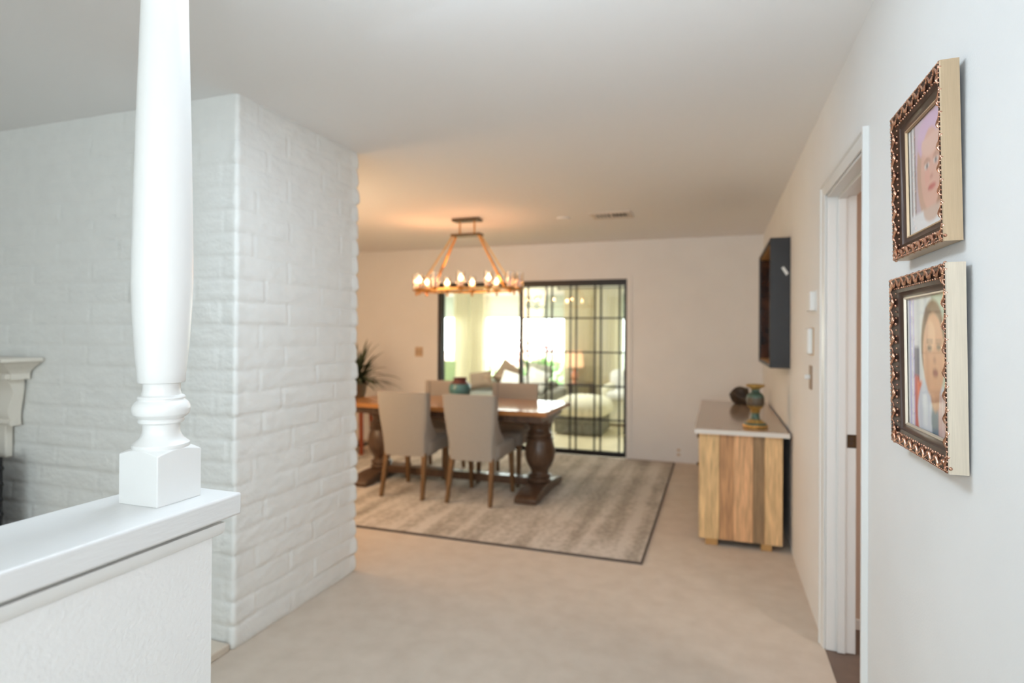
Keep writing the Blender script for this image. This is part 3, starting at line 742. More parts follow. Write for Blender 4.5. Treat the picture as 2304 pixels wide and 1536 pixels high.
# urn and rock on the sideboard
UX, UY, UZ = 0.2515, 4.285, 0.772
pu = [(0.075, 0.0), (0.078, 0.006), (0.076, 0.018), (0.070, 0.022), (0.068, 0.030), (0.058, 0.036), (0.048, 0.044), (0.040, 0.050), (0.030, 0.058), (0.026, 0.072), (0.025, 0.092), (0.030, 0.104), (0.034, 0.110),
      (0.028, 0.116), (0.036, 0.124), (0.048, 0.136), (0.055, 0.152), (0.058, 0.172), (0.058, 0.192), (0.054, 0.210), (0.046, 0.222), (0.034, 0.230), (0.026, 0.238), (0.026, 0.252), (0.034, 0.262), (0.050, 0.270), (0.060, 0.276), (0.061, 0.284), (0.054, 0.287), (0.02, 0.26), (0.001, 0.255)]
gold_, green_, dk_ = lin((184, 150, 84)), lin((84, 108, 98)), lin((96, 86, 74))
cu = [gold_ if z < 0.02 else green_ if z < 0.034 else gold_ if z < 0.055 else green_ if z < 0.1 else gold_ if z < 0.14 else dk_ if z < 0.2 else green_ if z < 0.262 else gold_ for r, z in pu]
t = thing('urn', 'green and gold footed metal urn on the near end of the sideboard', 'urn', (UX, UY, UZ))
def sect(a_, b_): return [pu[i] for i in range(a_, b_)], [cu[i] for i in range(a_, b_)]
for nm, a_, b_ in (('foot', 0, 11), ('body', 10, 23), ('neck', 22, 31)):
    p_, c_ = sect(a_, b_); MB().lathe(p_, (UX, UY, UZ), 40, c_).build(nm, 'urn', t, ang=50)
b = MB()
for k in range(22):
    a_ = 2 * PI * k / 22; b.ball((UX + 0.074 * math.cos(a_), UY + 0.074 * math.sin(a_), UZ + 0.011), 0.007, 0.007, 0.009, 7, 5)
b.build('beading', 'brass', t)
b = MB(); b.ball((0, 0, 0), 0.088, 0.075, 0.085, 28, 18)
b.v = [tuple(Vector(p) * (1 + 0.28 * noise.noise(Vector(p) * 16) + 0.14 * noise.noise(Vector(p) * 38))) for p in b.v]
zm = min(p[2] for p in b.v); b.v = [(x + 0.215, y + 5.66, max(z, -0.07) + 0.07 + 0.772) for x, y, z in b.v]
tag(b.build('rock', 'rock', ang=60), 'rugged dark brown rock on the stone top behind the urn', 'rock')

# ------------------------------------------------------------------ sliding glass door in the back wall
dr = thing('door_2', 'black framed sliding glass door with a grid on its right panel', 'sliding door', ((S0 + S1) / 2, YB, 0), kind='structure')
ya, yb2 = YB + 0.005, YB + 0.09
b = MB(); b.box(S0, S0 + 0.045, ya, yb2, 0, SH).box(S1 - 0.022, S1, ya, yb2, 0, SH).box(S0 + 0.045, S1 - 0.022, ya, yb2, SH - 0.05, SH).box(S0 + 0.045, S1 - 0.022, ya, yb2, 0, 0.035)
b.build('outer_frame', 'black', dr, bevel=0.002)
MS = -2.2
b = MB(); b.box(S0 + 0.045, S0 + 0.06, YB + 0.055, YB + 0.08, 0.035, SH - 0.05).box(MS - 0.02, MS + 0.02, YB + 0.055, YB + 0.08, 0.035, SH - 0.05).box(S0 + 0.06, MS - 0.02, YB + 0.055, YB + 0.08, SH - 0.065, SH - 0.05).box(S0 + 0.06, MS - 0.02, YB + 0.055, YB + 0.08, 0.035, 0.05)
fp = b.build('fixed_panel', 'black', dr, bevel=0.001)
box('pane', 'glass', S0 + 0.06, MS - 0.02, YB + 0.066, YB + 0.068, 0.05, SH - 0.065, fp)
b = MB(); P0, P1 = MS - 0.022, S1 - 0.022
b.box(P0, P0 + 0.04, YB + 0.015, YB + 0.045, 0.035, SH - 0.05).box(P1 - 0.012, P1, YB + 0.015, YB + 0.045, 0.035, SH - 0.05).box(P0 + 0.04, P1 - 0.012, YB + 0.015, YB + 0.045, SH - 0.07, SH - 0.05).box(P0 + 0.04, P1 - 0.012, YB + 0.015, YB + 0.045, 0.035, 0.06)
slp = b.build('sliding_panel', 'black', dr, bevel=0.001)
box('pane', 'gglass', P0 + 0.04, P1 - 0.012, YB + 0.03, YB + 0.032, 0.06, SH - 0.07, slp)
b = MB()
for x in (-2.112, -1.888, -1.818, -1.597, -1.527, -1.312, -1.242, -1.03): b.box(x - 0.010, x + 0.010, YB + 0.018, YB + 0.029, 0.06, SH - 0.07)
for z in (0.414, 0.797, 1.181, 1.573): b.box(P0 + 0.04, P1 - 0.012, YB + 0.0185, YB + 0.0285, z - 0.009, z + 0.009)
b.build('grille', 'black', slp)
b = MB(); b.tube([(P0 + 0.02, YB + 0.014, 0.98), (P0 + 0.02, YB - 0.02, 0.99), (P0 + 0.02, YB - 0.02, 1.13), (P0 + 0.02, YB + 0.014, 1.14)], 0.009, 8); b.box(P0 + 0.003, P0 + 0.037, YB + 0.008, YB + 0.015, 0.96, 1.16)
b.build('handle', 'black', slp)

# ------------------------------------------------------------------ rug
rg = thing('area_rug', 'distressed taupe and beige rug under the dining table', 'rug', (-2.2, 5.1, 0))
box('pile', 'rug', -3.74, -0.425, 3.64, 6.58, 0.001, 0.010, rg)
b = MB(); b.box(-3.745, -0.418, 3.628, 3.641, 0.0005, 0.0125).box(-3.745, -0.418, 6.579, 6.59, 0.0005, 0.0125).box(-0.427, -0.416, 3.641, 6.579, 0.0005, 0.0125).box(-3.75, -3.739, 3.641, 6.579, 0.0005, 0.0125)
b.build('binding', 'rugedge', rg)['label'] = 'dark bound edge'
RZ = 0.0105

# ------------------------------------------------------------------ dining table
TX0, TX1, TY0, TY1, TZ = -3.25, -1.285, 4.553, 5.383, 0.76
tb = thing('dining_table', 'long wooden trestle dining table with two turned pedestals', 'table', ((TX0 + TX1) / 2, 4.968, RZ))
b = MB(); n = 6; bw = 0.11
for k in range(n):
    y0_ = TY0 + (TY1 - TY0) * k / n; b.box(TX0 + bw, TX1 - bw, y0_ + 0.0006, y0_ + (TY1 - TY0) / n - 0.0006, TZ - 0.04, TZ)
b.box(TX0, TX0 + bw - 0.001, TY0, TY1, TZ - 0.04, TZ); b.box(TX1 - bw + 0.001, TX1, TY0, TY1, TZ - 0.04, TZ)
b.build('tabletop', 'tabletop', tb, bevel=0.003)
b = MB(); b.box(TX0 + 0.06, TX1 - 0.06, TY0 + 0.07, TY0 + 0.095, TZ - 0.10, TZ - 0.04).box(TX0 + 0.06, TX1 - 0.06, TY1 - 0.095, TY1 - 0.07, TZ - 0.10, TZ - 0.04).box(TX0 + 0.06, TX0 + 0.085, TY0 + 0.095, TY1 - 0.095, TZ - 0.10, TZ - 0.04).box(TX1 - 0.085, TX1 - 0.06, TY0 + 0.095, TY1 - 0.095, TZ - 0.10, TZ - 0.04)
b.build('apron', 'tablewood', tb, bevel=0.003)
pp = [(0.098, 0.100), (0.104, 0.108), (0.104, 0.124), (0.092, 0.132), (0.086, 0.140), (0.098, 0.150), (0.104, 0.158), (0.098, 0.168), (0.078, 0.178), (0.074, 0.192), (0.084, 0.216), (0.106, 0.25), (0.124, 0.29), (0.132, 0.33), (0.133, 0.36), (0.129, 0.40), (0.120, 0.44), (0.112, 0.465),
      (0.120, 0.472), (0.122, 0.482), (0.112, 0.490), (0.100, 0.498), (0.108, 0.508), (0.112, 0.522), (0.104, 0.534), (0.092, 0.545), (0.088, 0.565), (0.096, 0.590), (0.110, 0.606), (0.112, 0.62)]
for xc in (-1.455, -3.04):
    f = MB()
    f.lathe(pp, (xc, 4.968, 0), 40)
    f.box(xc - 0.10, xc + 0.10, 4.868, 5.068, 0.618, 0.662)
    f.box(xc - 0.055, xc + 0.055, 4.65, 5.286, 0.658, 0.722)
    ped = f.build('pedestal', 'tablewood', tb, ang=40, bevel=0.002)
    g = MB(); prf = [(4.545, RZ), (4.70, RZ), (4.715, 0.024), (5.221, 0.024), (5.236, RZ), (5.391, RZ), (5.391, 0.046), (5.37, 0.062), (5.33, 0.072), (5.24, 0.086), (5.17, 0.096), (5.10, 0.100), (4.836, 0.100), (4.766, 0.096), (4.696, 0.086), (4.606, 0.072), (4.566, 0.062), (4.545, 0.046)]
    g.prism(prf, 'x', xc - 0.095, xc + 0.095); g.build('foot', 'tablewood', ped, bevel=0.004, ang=25)
box('stretcher', 'tablewood', -2.95, -1.55, 4.915, 5.02, 0.065, 0.135, tb, bevel=0.006)

t = thing('vase', 'round teal glazed vase with a maroon neck on the dining table', 'vase', (-2.295, 5.13, TZ))
pv = [(0.055, 0.0), (0.062, 0.004), (0.085, 0.03), (0.102, 0.07), (0.107, 0.105), (0.103, 0.132), (0.092, 0.154)]
MB().lathe(pv, (-2.295, 5.13, TZ + 0.0005), 40, cap=True).build('body', 'vteal', t, ang=60)
MB().lathe([(0.0925, 0.153), (0.078, 0.166), (0.064, 0.175), (0.061, 0.186), (0.063, 0.198), (0.069, 0.206), (0.068, 0.210), (0.058, 0.207), (0.054, 0.19), (0.05, 0.165), (0.001, 0.16)], (-2.295, 5.13, TZ + 0.0005), 40).build('neck', 'vneck', t, ang=60)['label'] = 'unglazed maroon neck and rim'

# ------------------------------------------------------------------ dining chairs
def sm(t): return t * t * (3 - 2 * t)
def make_chair(label):
    r = thing('dining_chair', label, 'chair', (0, 0, 0), group='dining chairs')
    # wrap-round back: U-shaped sections lofted upwards, inner and outer skins
    b = MB(); rows = []; nz = 22; na = 26
    for i in range(nz + 1):
        t = i / nz; z = 0.345 + (0.885 - 0.345) * t
        hw = 0.205 + 0.032 * sm(t); yb = -0.215 - 0.07 * t
        wing = 0.19 * (1 - sm(min(1, max(0, (t - 0.12) / 0.55)))) + 0.055 * sm(min(1, t / 0.3))
        if t < 0.1: wing = 0.19 + 0.02
        outer, inner = [], []
        for k in range(na + 1):
            s_ = -1 + 2 * k / na; a_ = abs(s_)
            bow = 0.030 * (1 - a_ ** 2)
            if a_ < 0.82:
                x = hw * s_ / 0.82 * 0.95; y = yb - bow * 0.6
                nx_, ny_ = 0, 1
            else:
                q = (a_ - 0.82) / 0.18; x = math.copysign(hw * (0.95 + 0.05 * min(1, q * 1.5)), s_); y = yb - bow * 0.6 + wing * q ** 1.3
                nx_, ny_ = -math.copysign(1, s_) * min(1, q * 2), max(0, 1 - q * 1.5)
            th = 0.052 if t < 0.96 else 0.044
            L = math.hypot(nx_, ny_) or 1
            outer.append((x, y, z)); inner.append((x + nx_ / L * th, y + ny_ / L * th, z))
        rows.append(outer + inner[::-1])
    b.grid(rows, closeu=True)
    n2 = len(rows[0]); top = [nz * n2 + k for k in range(n2)]
    for k in range(na): b.f.append((k, k + 1, n2 - 2 - k, n2 - 1 - k)); o_ = nz * n2; b.f.append((o_ + k, o_ + n2 - 1 - k, o_ + n2 - 2 - k, o_ + k + 1))
    bo = b.build('backrest', 'linen', r, ang=75, bevel=0.008, seg=3)
    # seat
    s = MB(); rows = []
    prof = [(0.0, 0.36), (0.94, 0.36), (0.985, 0.365), (1.0, 0.38), (1.0, 0.45), (0.985, 0.468), (0.93, 0.478), (0.6, 0.488), (0.0, 0.492)]
    for f_, z in prof:
        row = []
        for k in range(48):
            a_ = 2 * PI * k / 48; c_, s_ = math.cos(a_), math.sin(a_); e = 0.28
            x = math.copysign(abs(c_) ** e, c_) * (0.222 + 0.018 * max(0, s_)); y = math.copysign(abs(s_) ** e, s_) * 0.222 + 0.03
            row.append((x * max(f_, 0.001), (y - 0.03) * max(f_, 0.001) + 0.03, z))
        rows.append(row)
    s.grid(rows, closeu=True); s.build('seat', 'linen', r, ang=60)
    for sx_ in (-1, 1):
        MB().frustum(sx_ * 0.196, 0.262 - 0.022, 0.030, 0.030, 0.0, sx_ * 0.192, 0.205, 0.042, 0.042, 0.375).build('leg', 'oakleg', r, bevel=0.003)
        MB().frustum(sx_ * 0.190, -0.268, 0.028, 0.030, 0.0, sx_ * 0.176, -0.196, 0.042, 0.046, 0.375).build('leg', 'oakleg', r, bevel=0.003)
    return r
ch = make_chair('near side linen dining chair beside the brick wall, its back to the camera')
dup(ch, (-1.875, 4.645, RZ), R(-1.0), 'near side linen dining chair beside the right pedestal, its back to the camera')
dup(ch, (-1.885, 5.315, RZ), R(180), 'far side linen dining chair right of the teal vase, facing the camera')
dup(ch, (-2.635, 5.315, RZ), R(181), 'far side linen dining chair partly hidden behind the teal vase')
ch.location = (-2.49, 4.635, RZ); ch.rotation_euler = (0, 0, R(2))

# ------------------------------------------------------------------ chandelier
CX, CY = -2.165, 4.975
cl = thing('chandelier', 'brass oval chandelier with clear glass candle shades over the table', 'chandelier', (CX, CY, CZ))
box('canopy', 'bronze', CX - 0.13, CX + 0.13, CY - 0.06, CY + 0.06, CZ - 0.024, CZ - 0.0005, cl, bevel=0.003)
for s_ in (-1, 1): MB().tube([(CX + s_ * 0.072, CY, CZ - 0.02), (CX + s_ * 0.072, CY, 2.30)], 0.008, 10).build('rod', 'brass', cl)
box('cross_bar', 'bronze', CX - 0.145, CX + 0.145, CY - 0.05, CY + 0.05, 2.282, 2.302, cl, bevel=0.003)
EA, EB, EZ = 0.505, 0.235, 1.785
for sx_ in (-1, 1):
    for sy_ in (-1, 1):
        a_ = R(34); e = (CX + sx_ * EA * math.cos(a_), CY + sy_ * EB * math.sin(a_), EZ + 0.01)
        MB().tube([(CX + sx_ * 0.125, CY + sy_ * 0.032, 2.288), e], 0.5, sq=(0.020, 0.014)).build('arm', 'brass', cl)
ring_ = [(CX + EA * math.cos(2 * PI * k / 72), CY + EB * math.sin(2 * PI * k / 72), EZ) for k in range(72)]
MB().tube(ring_, 0.5, closed=True, sq=(0.022, 0.020)).build('ring', 'brass', cl, ang=40)
off_ = {0, 3, 4, 5}      # four bulbs are out
for k in range(12):
    ph = R(-115 + 30 * k); x, y = CX + (EA) * math.cos(ph), CY + EB * math.sin(ph); z = EZ
    cp = MB().lathe([(0.008, -0.040), (0.014, -0.034), (0.010, -0.026), (0.010, -0.008), (0.034, 0.008), (0.040, 0.014), (0.040, 0.019), (0.016, 0.020)], (x, y, z), 20).build('candle_cup', 'brass', cl, ang=40)
    MB().lathe([(0.0125, 0.018), (0.0125, 0.062), (0.010, 0.066)], (x, y, z), 14).build('candle_sleeve', 'brass', cp, ang=40)
    lit = k not in off_
    MB().lathe([(0.007, 0.064), (0.009, 0.070), (0.0125, 0.083), (0.0135, 0.093), (0.0118, 0.107), (0.007, 0.121), (0.003, 0.131), (0.0008, 0.135)], (x, y, z), 16).build('bulb', 'bulb' if lit else 'bulb_off', cp)
    g = MB(); rows = [[(x + r_ * math.cos(2 * PI * q / 24), y + r_ * math.sin(2 * PI * q / 24), z + zz) for q in range(24)] for r_, zz in ((0.037, 0.020), (0.037, 0.150))]
    g.grid(rows, closeu=True); g.build('glass_shade', 'shglass', cp)
    if lit:
        d = bpy.data.lights.new('candle_light', 'POINT'); d.energy = 4.8; d.color = (1.0, 0.43, 0.19); d.shadow_soft_size = 0.02
        lo = bpy.data.objects.new('candle_light', d); COL.objects.link(lo); lo.location = (x, y, z + 0.10); lo.parent = cl; lo.matrix_parent_inverse = cl.matrix_basis.inverted()

# ------------------------------------------------------------------ plant stand and palm behind the brick wall
PSX, PSY = -3.97, 5.92
ps = thing('plant_stand', 'red wood plant stand in the dining corner beyond the brick wall', 'plant stand', (PSX, PSY, 0))
MB().lathe([(0.19, 0.585), (0.20, 0.59), (0.20, 0.61), (0.19, 0.615)], (PSX, PSY, 0), 36).build('top', 'tanwood', ps)
for sx_ in (-1, 1):
    for sy_ in (-1, 1): MB().frustum(PSX + sx_ * 0.155, PSY + sy_ * 0.12, 0.036, 0.036, 0, PSX + sx_ * 0.13, PSY + sy_ * 0.10, 0.042, 0.042, 0.586).build('leg', 'redwood', ps, bevel=0.003)
box('shelf', 'dkwood', PSX - 0.14, PSX + 0.14, PSY - 0.11, PSY + 0.11, 0.08, 0.11, ps, bevel=0.003)
pl = thing('potted_palm', 'dark green palm on the plant stand behind the brick wall edge', 'plant', (PSX, PSY, 0.616))
MB().lathe([(0.085, 0.0), (0.09, 0.004), (0.115, 0.10), (0.125, 0.18), (0.13, 0.19), (0.12, 0.19), (0.11, 0.165)], (PSX, PSY, 0.6155), 32).build('pot', 'pot', pl)
MB().lathe([(0.11, 0.155), (0.10, 0.165), (0.03, 0.17)], (PSX, PSY, 0.6155), 24).build('soil', 'soil', pl)
rp = random.Random(11); b = MB()
for k in range(72):
    az = rp.uniform(0, 2 * PI) if k > 16 else R(rp.uniform(-40, 40)); L = rp.uniform(0.34, 0.60); el = rp.uniform(0.35, 1.45); w = rp.uniform(0.016, 0.027)
    pos = Vector((PSX + rp.uniform(-0.04, 0.04), PSY + rp.uniform(-0.04, 0.04), 0.77)); d = Vector((math.cos(az) * math.cos(el), math.sin(az) * math.cos(el), math.sin(el))); rows = []
    side = Vector((-math.sin(az), math.cos(az), 0))
    for j in range(11):
        t = j / 10; ww = w * (0.35 + 1.1 * t) * (1 - t ** 3) + 0.0006
        up = side.cross(d).normalized(); rows.append([pos - side * ww + up * ww * 0.4, pos, pos + side * ww + up * ww * 0.4])
        pos = pos + d * L / 10; d = (d + Vector((0, 0, -0.085 - 0.11 * t))).normalized()
    b.grid(rows)
b.build('fronds', 'palm', pl, fixn=False)

# ------------------------------------------------------------------ sun room beyond the sliding door
SY = 10.1
tag(box('floor_sun_room', 'sfloor', -6.6, 0.6, YB + 0.12, SY + 0.2, -0.1, 0), 'light tiled floor of the sun room beyond the glass door', 'floor', kind='structure')
tag(box('ceiling_sun_room', 'ceil', -6.7, 0.7, YB + 0.12, SY + 0.3, 2.5, 2.6), 'ceiling of the sun room beyond the glass door', 'ceiling', kind='structure')
WN = [(-5.75, -4.4), (-4.05, -2.47), (-1.55, -0.35)]; WZ0, WZ1 = 0.43, 2.05
b = MB(); xs = [-6.6] + [x for w in WN for x in w] + [0.6]
for i in range(0, len(xs), 2): b.box(xs[i], xs[i + 1], SY, SY + 0.12, 0, 2.5)
for w0, w1 in WN: b.box(w0, w1, SY, SY + 0.12, 0, WZ0); b.box(w0, w1, SY, SY + 0.12, WZ1, 2.5)
tag(b.build('wall_sun_room_far', 'creamw'), 'cream window wall at the far side of the sun room', 'wall', kind='structure')
b = MB(); b.box(-6.7, -6.6, YB + 0.12, SY + 0.12, 0, 2.5); b.box(0.6, 0.7, YB + 0.12, SY + 0.12, 0, 2.5)
tag(b.build('wall_sun_room_sides', 'creamw'), 'cream side walls of the sun room', 'wall', kind='structure')
lbl = ['leftmost sun room window beside the curtain', 'wide middle sun room window behind the sofa', 'right sun room window behind the armchair']
for k, (w0, w1) in enumerate(WN):
    t = thing('window_%d' % (k + 1), lbl[k], 'window', ((w0 + w1) / 2, SY, WZ0), kind='structure')
    b = MB(); b.box(w0, w0 + 0.05, SY + 0.02, SY + 0.09, WZ0, WZ1).box(w1 - 0.05, w1, SY + 0.02, SY + 0.09, WZ0, WZ1).box(w0 + 0.05, w1 - 0.05, SY + 0.02, SY + 0.09, WZ0, WZ0 + 0.05).box(w0 + 0.05, w1 - 0.05, SY + 0.02, SY + 0.09, WZ1 - 0.05, WZ1)
    b.build('frame', 'trimw', t); box('pane', 'wglass', w0 + 0.05, w1 - 0.05, SY + 0.05, SY + 0.054, WZ0 + 0.05, WZ1 - 0.05, t)
    sh = thing('roman_shade', ['half-raised shade on the leftmost sun room window', 'half-raised shade on the wide window behind the sofa', 'half-raised shade on the window behind the armchair'][k], 'window shade', ((w0 + w1) / 2, SY - 0.03, 1.68), group='sun room shades')
    rows = []
    for j in range(13):
        z = 1.675 + 0.40 * j / 12; y = SY - 0.03 + 0.010 * math.cos(j * PI / 2) * (1 if j < 8 else 0.3)
        rows.append([(w0 - 0.02, y, z), (w1 + 0.02, y, z)])
    MB().grid(rows).build('cloth', 'shade', sh, ang=80, fixn=False)
    box('head_rail', 'trimw', w0 - 0.02, w1 + 0.02, SY - 0.045, SY - 0.0005, 2.075, 2.115, sh)
def curtain(label, x0, x1, y, z0, z1, folds, seed):
    rr = random.Random(seed); rows = []; n = folds * 10
    for j in range(9):
        t = j / 8; z = z0 + (z1 - z0) * t
        rows.append([(x0 + (x1 - x0) * k / n, y + (0.048 - 0.016 * t) * math.sin(2 * PI * k / 10 + 0.4 * math.sin(k * 0.37 + seed) + 0.25 * t), z) for k in range(n + 1)])
    o = MB().grid(rows).build('curtain', 'curt', ang=80, fixn=False)
    return tag(o, label, 'curtain', 'sun room curtains')
curtain('cream curtain panel left of the dark gap, nearest the leftmost window', -4.60, -4.31, SY - 0.14, 0.02, 2.16, 5, 1)
curtain('wider cream curtain panel beside the left edge of the middle window', -4.27, -3.98, SY - 0.14, 0.02, 2.16, 5, 2)
curtain('cream curtain panel behind the coral lamp', -2.50, -2.03, SY - 0.14, 0.02, 2.16, 8, 3)
curtain('cream curtain panel between lamp and white armchair', -2.00, -1.50, SY - 0.14, 0.02, 2.16, 8, 4)
for x0, x1, l in ((-5.9, -3.9, 'dark curtain rod over the left sun room windows'), (-2.6, -0.25, 'dark curtain rod over the right sun room window')):
    t = thing('curtain_rod', l, 'curtain rod', ((x0 + x1) / 2, SY - 0.12, 2.18), group='sun room curtain rods')
    MB().tube([(x0, SY - 0.12, 2.18), (x1, SY - 0.12, 2.18)], 0.014, 10).build('rod', 'rod', t)
    for x in (x0, x1): MB().ball((x, SY - 0.12, 2.18), 0.028, 0.028, 0.028).build('finial', 'rod', t)
    for x in (x0 + 0.08, x1 - 0.08): MB().tube([(x, SY - 0.12, 2.18), (x, SY - 0.001, 2.18)], 0.008, 8).build('bracket', 'rod', t)

# sofa and cushions (each resting on the seat, against the back)
sf = thing('sofa', 'grey sofa standing in front of the wide sun room window', 'sofa', (-3.0, 9.2, 0))
box('base', 'sofa', -3.95, -2.5, 8.75, 9.62, 0.07, 0.30, sf, bevel=0.03, seg=3)
box('backrest', 'sofa', -3.95, -2.5, 9.40, 9.66, 0.28, 0.60, sf, bevel=0.06, seg=4)
for x0, x1 in ((-4.12, -3.94), (-2.51, -2.36)): box('arm', 'sofa', x0, x1, 8.75, 9.66, 0.07, 0.50, sf, bevel=0.05, seg=4)
for x0, x1 in ((-3.93, -3.23), (-3.22, -2.52)): box('seat_cushion', 'sofa', x0, x1, 8.72, 9.40, 0.29, 0.42, sf, bevel=0.04, seg=4)
for x in (-4.05, -2.43):
    for y in (8.82, 9.58): box('leg', 'dkwood', x - 0.025, x + 0.025, y - 0.025, y + 0.025, 0, 0.08, sf)
def pillow(name, label, mat, loc, w, h, th, rx, ry, rz):
    b = MB(); rows = []
    n = 20
    for side in (1, -1):
        rows = []
        for j in range(n + 1):
            v = -1 + 2 * j / n; row = []
            for k in range(n + 1):
                u = -1 + 2 * k / n; puff = max(0, (1 - u ** 4) * (1 - v ** 4)) ** 0.6
                pin = 1 - 0.09 * (u * u + v * v - 1) * (abs(u) * abs(v)) + 0.0
                row.append((u * w / 2 * (1 - 0.06 * (1 - v * v) * abs(u)), side * th / 2 * puff, v * h / 2 * (1 - 0.06 * (1 - u * u) * abs(v))))
            rows.append(row)
        b.grid(rows, flip=side < 0)
    o = b.build(name, mat, ang=80)
    o.rotation_euler = (R(rx), R(ry), R(rz)); o.location = loc
    return tag(o, label, 'cushion', 'cushions on the sun room sofa')
pillow('cushion', 'brown cushion standing on its corner at the middle of the sofa', 'cbrown', (-3.28, 9.25, 0.71), 0.40, 0.40, 0.15, -14, 32, 0)
pillow('cushion', 'white cushion leaning against the brown cushion on the sofa', 'cwhite', (-3.10, 9.0, 0.615), 0.40, 0.30, 0.14, -22, 14, 0)
pillow('cushion', 'low brown cushion at the left part of the sofa', 'cbrown', (-3.69, 9.09, 0.615), 0.42, 0.30, 0.15, -20, -10, 0)
pillow('cushion', 'grey-green cushion right of the door stile on the sofa', 'cgrey', (-2.76, 9.27, 0.70), 0.44, 0.42, 0.15, -14, 8, 0)
pillow('cushion', 'white cushion beside the grey-green cushion on the sofa', 'cwhite', (-2.70, 9.0, 0.65), 0.34, 0.36, 0.14, -18, 20, 10)

ot = thing('ottoman', 'grey ottoman with a plump cream top behind the door grid', 'ottoman', (-1.78, 8.2, 0))
box('base', 'sofa', -2.12, -1.46, 7.92, 8.62, 0.02, 0.26, ot, bevel=0.02, seg=3)
b = MB(); rows = []
for f_, z in ((0.2, 0.26), (0.9, 0.26), (1.0, 0.29), (1.04, 0.35), (1.02, 0.41), (0.92, 0.46), (0.7, 0.50), (0.35, 0.522), (0.02, 0.526)):
    row = []
    for k in range(44):
        a_ = 2 * PI * k / 44; c_, s_ = math.cos(a_), math.sin(a_)
        row.append((-1.775 + math.copysign(abs(c_) ** 0.5, c_) * 0.37 * f_, 8.28 + math.copysign(abs(s_) ** 0.5, s_) * 0.40 * f_, z))
    rows.append(row)
b.grid(rows, closeu=True); b.build('cushion_top', 'cream', ot, ang=80)['label'] = 'plump cream cushion'

ac = thing('armchair', 'white slipcovered armchair by the right sun room curtain', 'armchair', (-1.25, 9.2, 0))
box('base', 'cream', -1.62, -0.92, 8.86, 9.6, 0.04, 0.40, ac, bevel=0.03, seg=3)
box('seat_cushion', 'cwhite', -1.55, -1.0, 8.80, 9.35, 0.40, 0.53, ac, bevel=0.05, seg=4)
for x0, x1 in ((-1.66, -1.50), (-1.04, -0.88)): box('arm', 'cream', x0, x1, 8.86, 9.6, 0.3, 0.62, ac, bevel=0.07, seg=4)
box('backrest', 'cwhite', -1.60, -0.94, 9.36, 9.62, 0.38, 0.82, ac, bevel=0.09, seg=4)
for x in (-1.56, -0.98):
    for y in (8.92, 9.54): box('leg', 'dkwood', x - 0.02, x + 0.02, y - 0.02, y + 0.02, 0, 0.06, ac)

st = thing('side_table', 'dark side table holding the coral lamp beside the sofa', 'side table', (-1.98, 9.55, 0))
SX_ = -2.12
st.location = (SX_, 9.71, 0)
box('top', 'dkwood', SX_ - 0.22, SX_ + 0.20, 9.56, 9.86, 0.535, 0.565, st, bevel=0.004)
for sx_ in (-1, 1):
    for sy_ in (-1, 1): box('leg', 'dkwood', SX_ - 0.01 + sx_ * 0.18 - 0.018, SX_ - 0.01 + sx_ * 0.18 + 0.018, 9.71 + sy_ * 0.12 - 0.018, 9.71 + sy_ * 0.12 + 0.018, 0, 0.536, st)
LX, LY = -2.24, 9.70
tl = thing('table_lamp', 'lit table lamp with a peach shade on the dark side table', 'lamp', (LX, LY, 0.5655))
MB().lathe([(0.06, 0.0), (0.062, 0.012), (0.03, 0.03), (0.055, 0.08), (0.065, 0.13), (0.05, 0.18), (0.02, 0.22), (0.012, 0.24)], (LX, LY, 0.5655), 28).build('base', 'coral', tl)
MB().lathe([(0.008, 0.235), (0.008, 0.32)], (LX, LY, 0.5655), 10).build('stem', 'brass', tl)
rows = [[(LX + r_ * math.cos(2 * PI * q / 32), LY + r_ * math.sin(2 * PI * q / 32), 0.5655 + zz) for q in range(32)] for r_, zz in ((0.15, 0.27), (0.13, 0.54))]
MB().grid(rows, closeu=True).build('lamp_shade', 'lshade', tl, fixn=False)

gc = thing('high_back_chair', 'sage green high-backed chair in front of the leftmost window', 'chair', (-4.36, 8.9, 0))
GX, GY = -4.36, 8.85
b = MB(); b.add([(GX - 0.20, GY + 0.18, 0.42), (GX + 0.20, GY + 0.18, 0.42), (GX + 0.20, GY + 0.22, 0.42), (GX - 0.20, GY + 0.22, 0.42), (GX - 0.10, GY + 0.26, 0.92), (GX + 0.20, GY + 0.26, 0.92), (GX + 0.20, GY + 0.30, 0.92), (GX - 0.10, GY + 0.30, 0.92)],
                [(0, 3, 2, 1), (4, 5, 6, 7), (0, 1, 5, 4), (1, 2, 6, 5), (2, 3, 7, 6), (3, 0, 4, 7)])
b.build('backrest', 'gchair', gc, bevel=0.012)
box('seat', 'gchair', GX - 0.22, GX + 0.22, GY - 0.24, GY + 0.2, 0.38, 0.45, gc, bevel=0.015)
for sx_ in (-1, 1):
    for y in (GY - 0.2, GY + 0.18): box('leg', 'dkwood', GX + sx_ * 0.19 - 0.018, GX + sx_ * 0.19 + 0.018, y - 0.018, y + 0.018, 0, 0.385, gc)

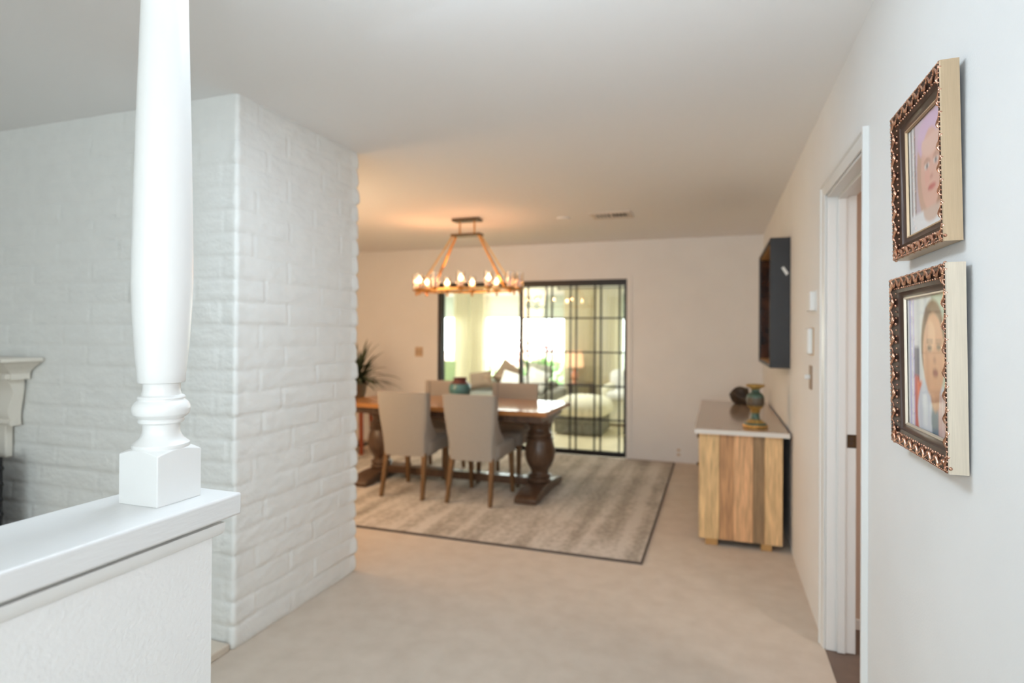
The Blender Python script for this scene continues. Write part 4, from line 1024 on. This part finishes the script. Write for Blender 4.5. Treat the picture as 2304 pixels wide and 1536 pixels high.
# broad-leaved plant between sofa and window
pt = thing('potted_plant', 'broad-leaved green plant standing behind the sofa at the window', 'plant', (-2.95, 9.84, 0))
MB().lathe([(0.09, 0), (0.10, 0.005), (0.125, 0.22), (0.13, 0.23), (0.115, 0.23), (0.11, 0.2)], (-2.95, 9.84, 0), 28).build('pot', 'cwhite', pt)
rp = random.Random(5); b = MB()
for k in range(16):
    az = rp.uniform(0, 2 * PI); el = rp.uniform(0.95, 1.45); L = rp.uniform(0.55, 0.85); w = rp.uniform(0.03, 0.05)
    pos = Vector((-2.95, 9.84, 0.21)); side = Vector((-math.sin(az), math.cos(az), 0)); d = Vector((math.cos(az) * math.cos(el), 0.25 * math.sin(az) * math.cos(el), math.sin(el))).normalized(); rows = []
    for j in range(13):
        t = j / 12; ww = 0.004 + (w * math.sin(PI * max(0, (t - 0.35) / 0.65)) if t > 0.35 else 0)
        rows.append([pos - side * ww, pos + Vector((0, 0, -0.2 * ww)), pos + side * ww]); pos = pos + d * L / 12
        d = (d + Vector((0.03 * math.cos(az), 0, -0.05 * t))).normalized()
    b.grid(rows)
b.build('leaves', 'leaf', pt, fixn=False)

# garden outside the sun room
tag(box('ground', 'lawn', -30, 22, SY + 0.2, 45, -0.3, -0.12), 'bright sunlit garden lawn outside the sun room', 'lawn', kind='structure')
def shrub(label, x, y, z, r, h, mat, seed, n=420):
    rr = random.Random(seed); b = MB()
    for k in range(n):
        a_, e_ = rr.uniform(0, 2 * PI), math.acos(rr.uniform(-0.3, 1)); q = rr.uniform(0.55, 1.0)
        p = Vector((x + r * q * math.sin(e_) * math.cos(a_), y + r * q * math.sin(e_) * math.sin(a_), z + h * 0.4 + h * 0.6 * q * math.cos(e_)))
        u = Vector((rr.gauss(0, 1), rr.gauss(0, 1), rr.gauss(0, 1))).normalized(); v = u.cross(Vector((rr.gauss(0, 1), rr.gauss(0, 1), rr.gauss(0, 1)))).normalized(); s_ = rr.uniform(0.05, 0.10)
        b.add([p - u * s_, p + v * s_ * 0.5, p + u * s_, p - v * s_ * 0.5], [(0, 1, 2, 3)])
    b.tube([(x, y, z), (x, y, z + h * 0.6)], 0.03, 6)
    return tag(b.build('garden_shrub', mat, smooth=False, fixn=False), label, 'shrub', 'garden shrubs outside the window')
shrub('low green shrub outside the middle window, left half', -5.6, 13.0, -0.12, 0.9, 1.1, 'shrubg', 1)
shrub('pink flowering shrub outside the middle window', -4.55, 15.0, -0.12, 0.8, 1.9, 'shrubp', 2)
shrub('low green shrub outside the middle window behind the plant', -3.6, 12.6, -0.12, 0.8, 1.0, 'shrubg', 3)
shrub('pale shrub outside the leftmost window', -7.3, 13.6, -0.12, 0.9, 1.7, 'shrubp', 4)
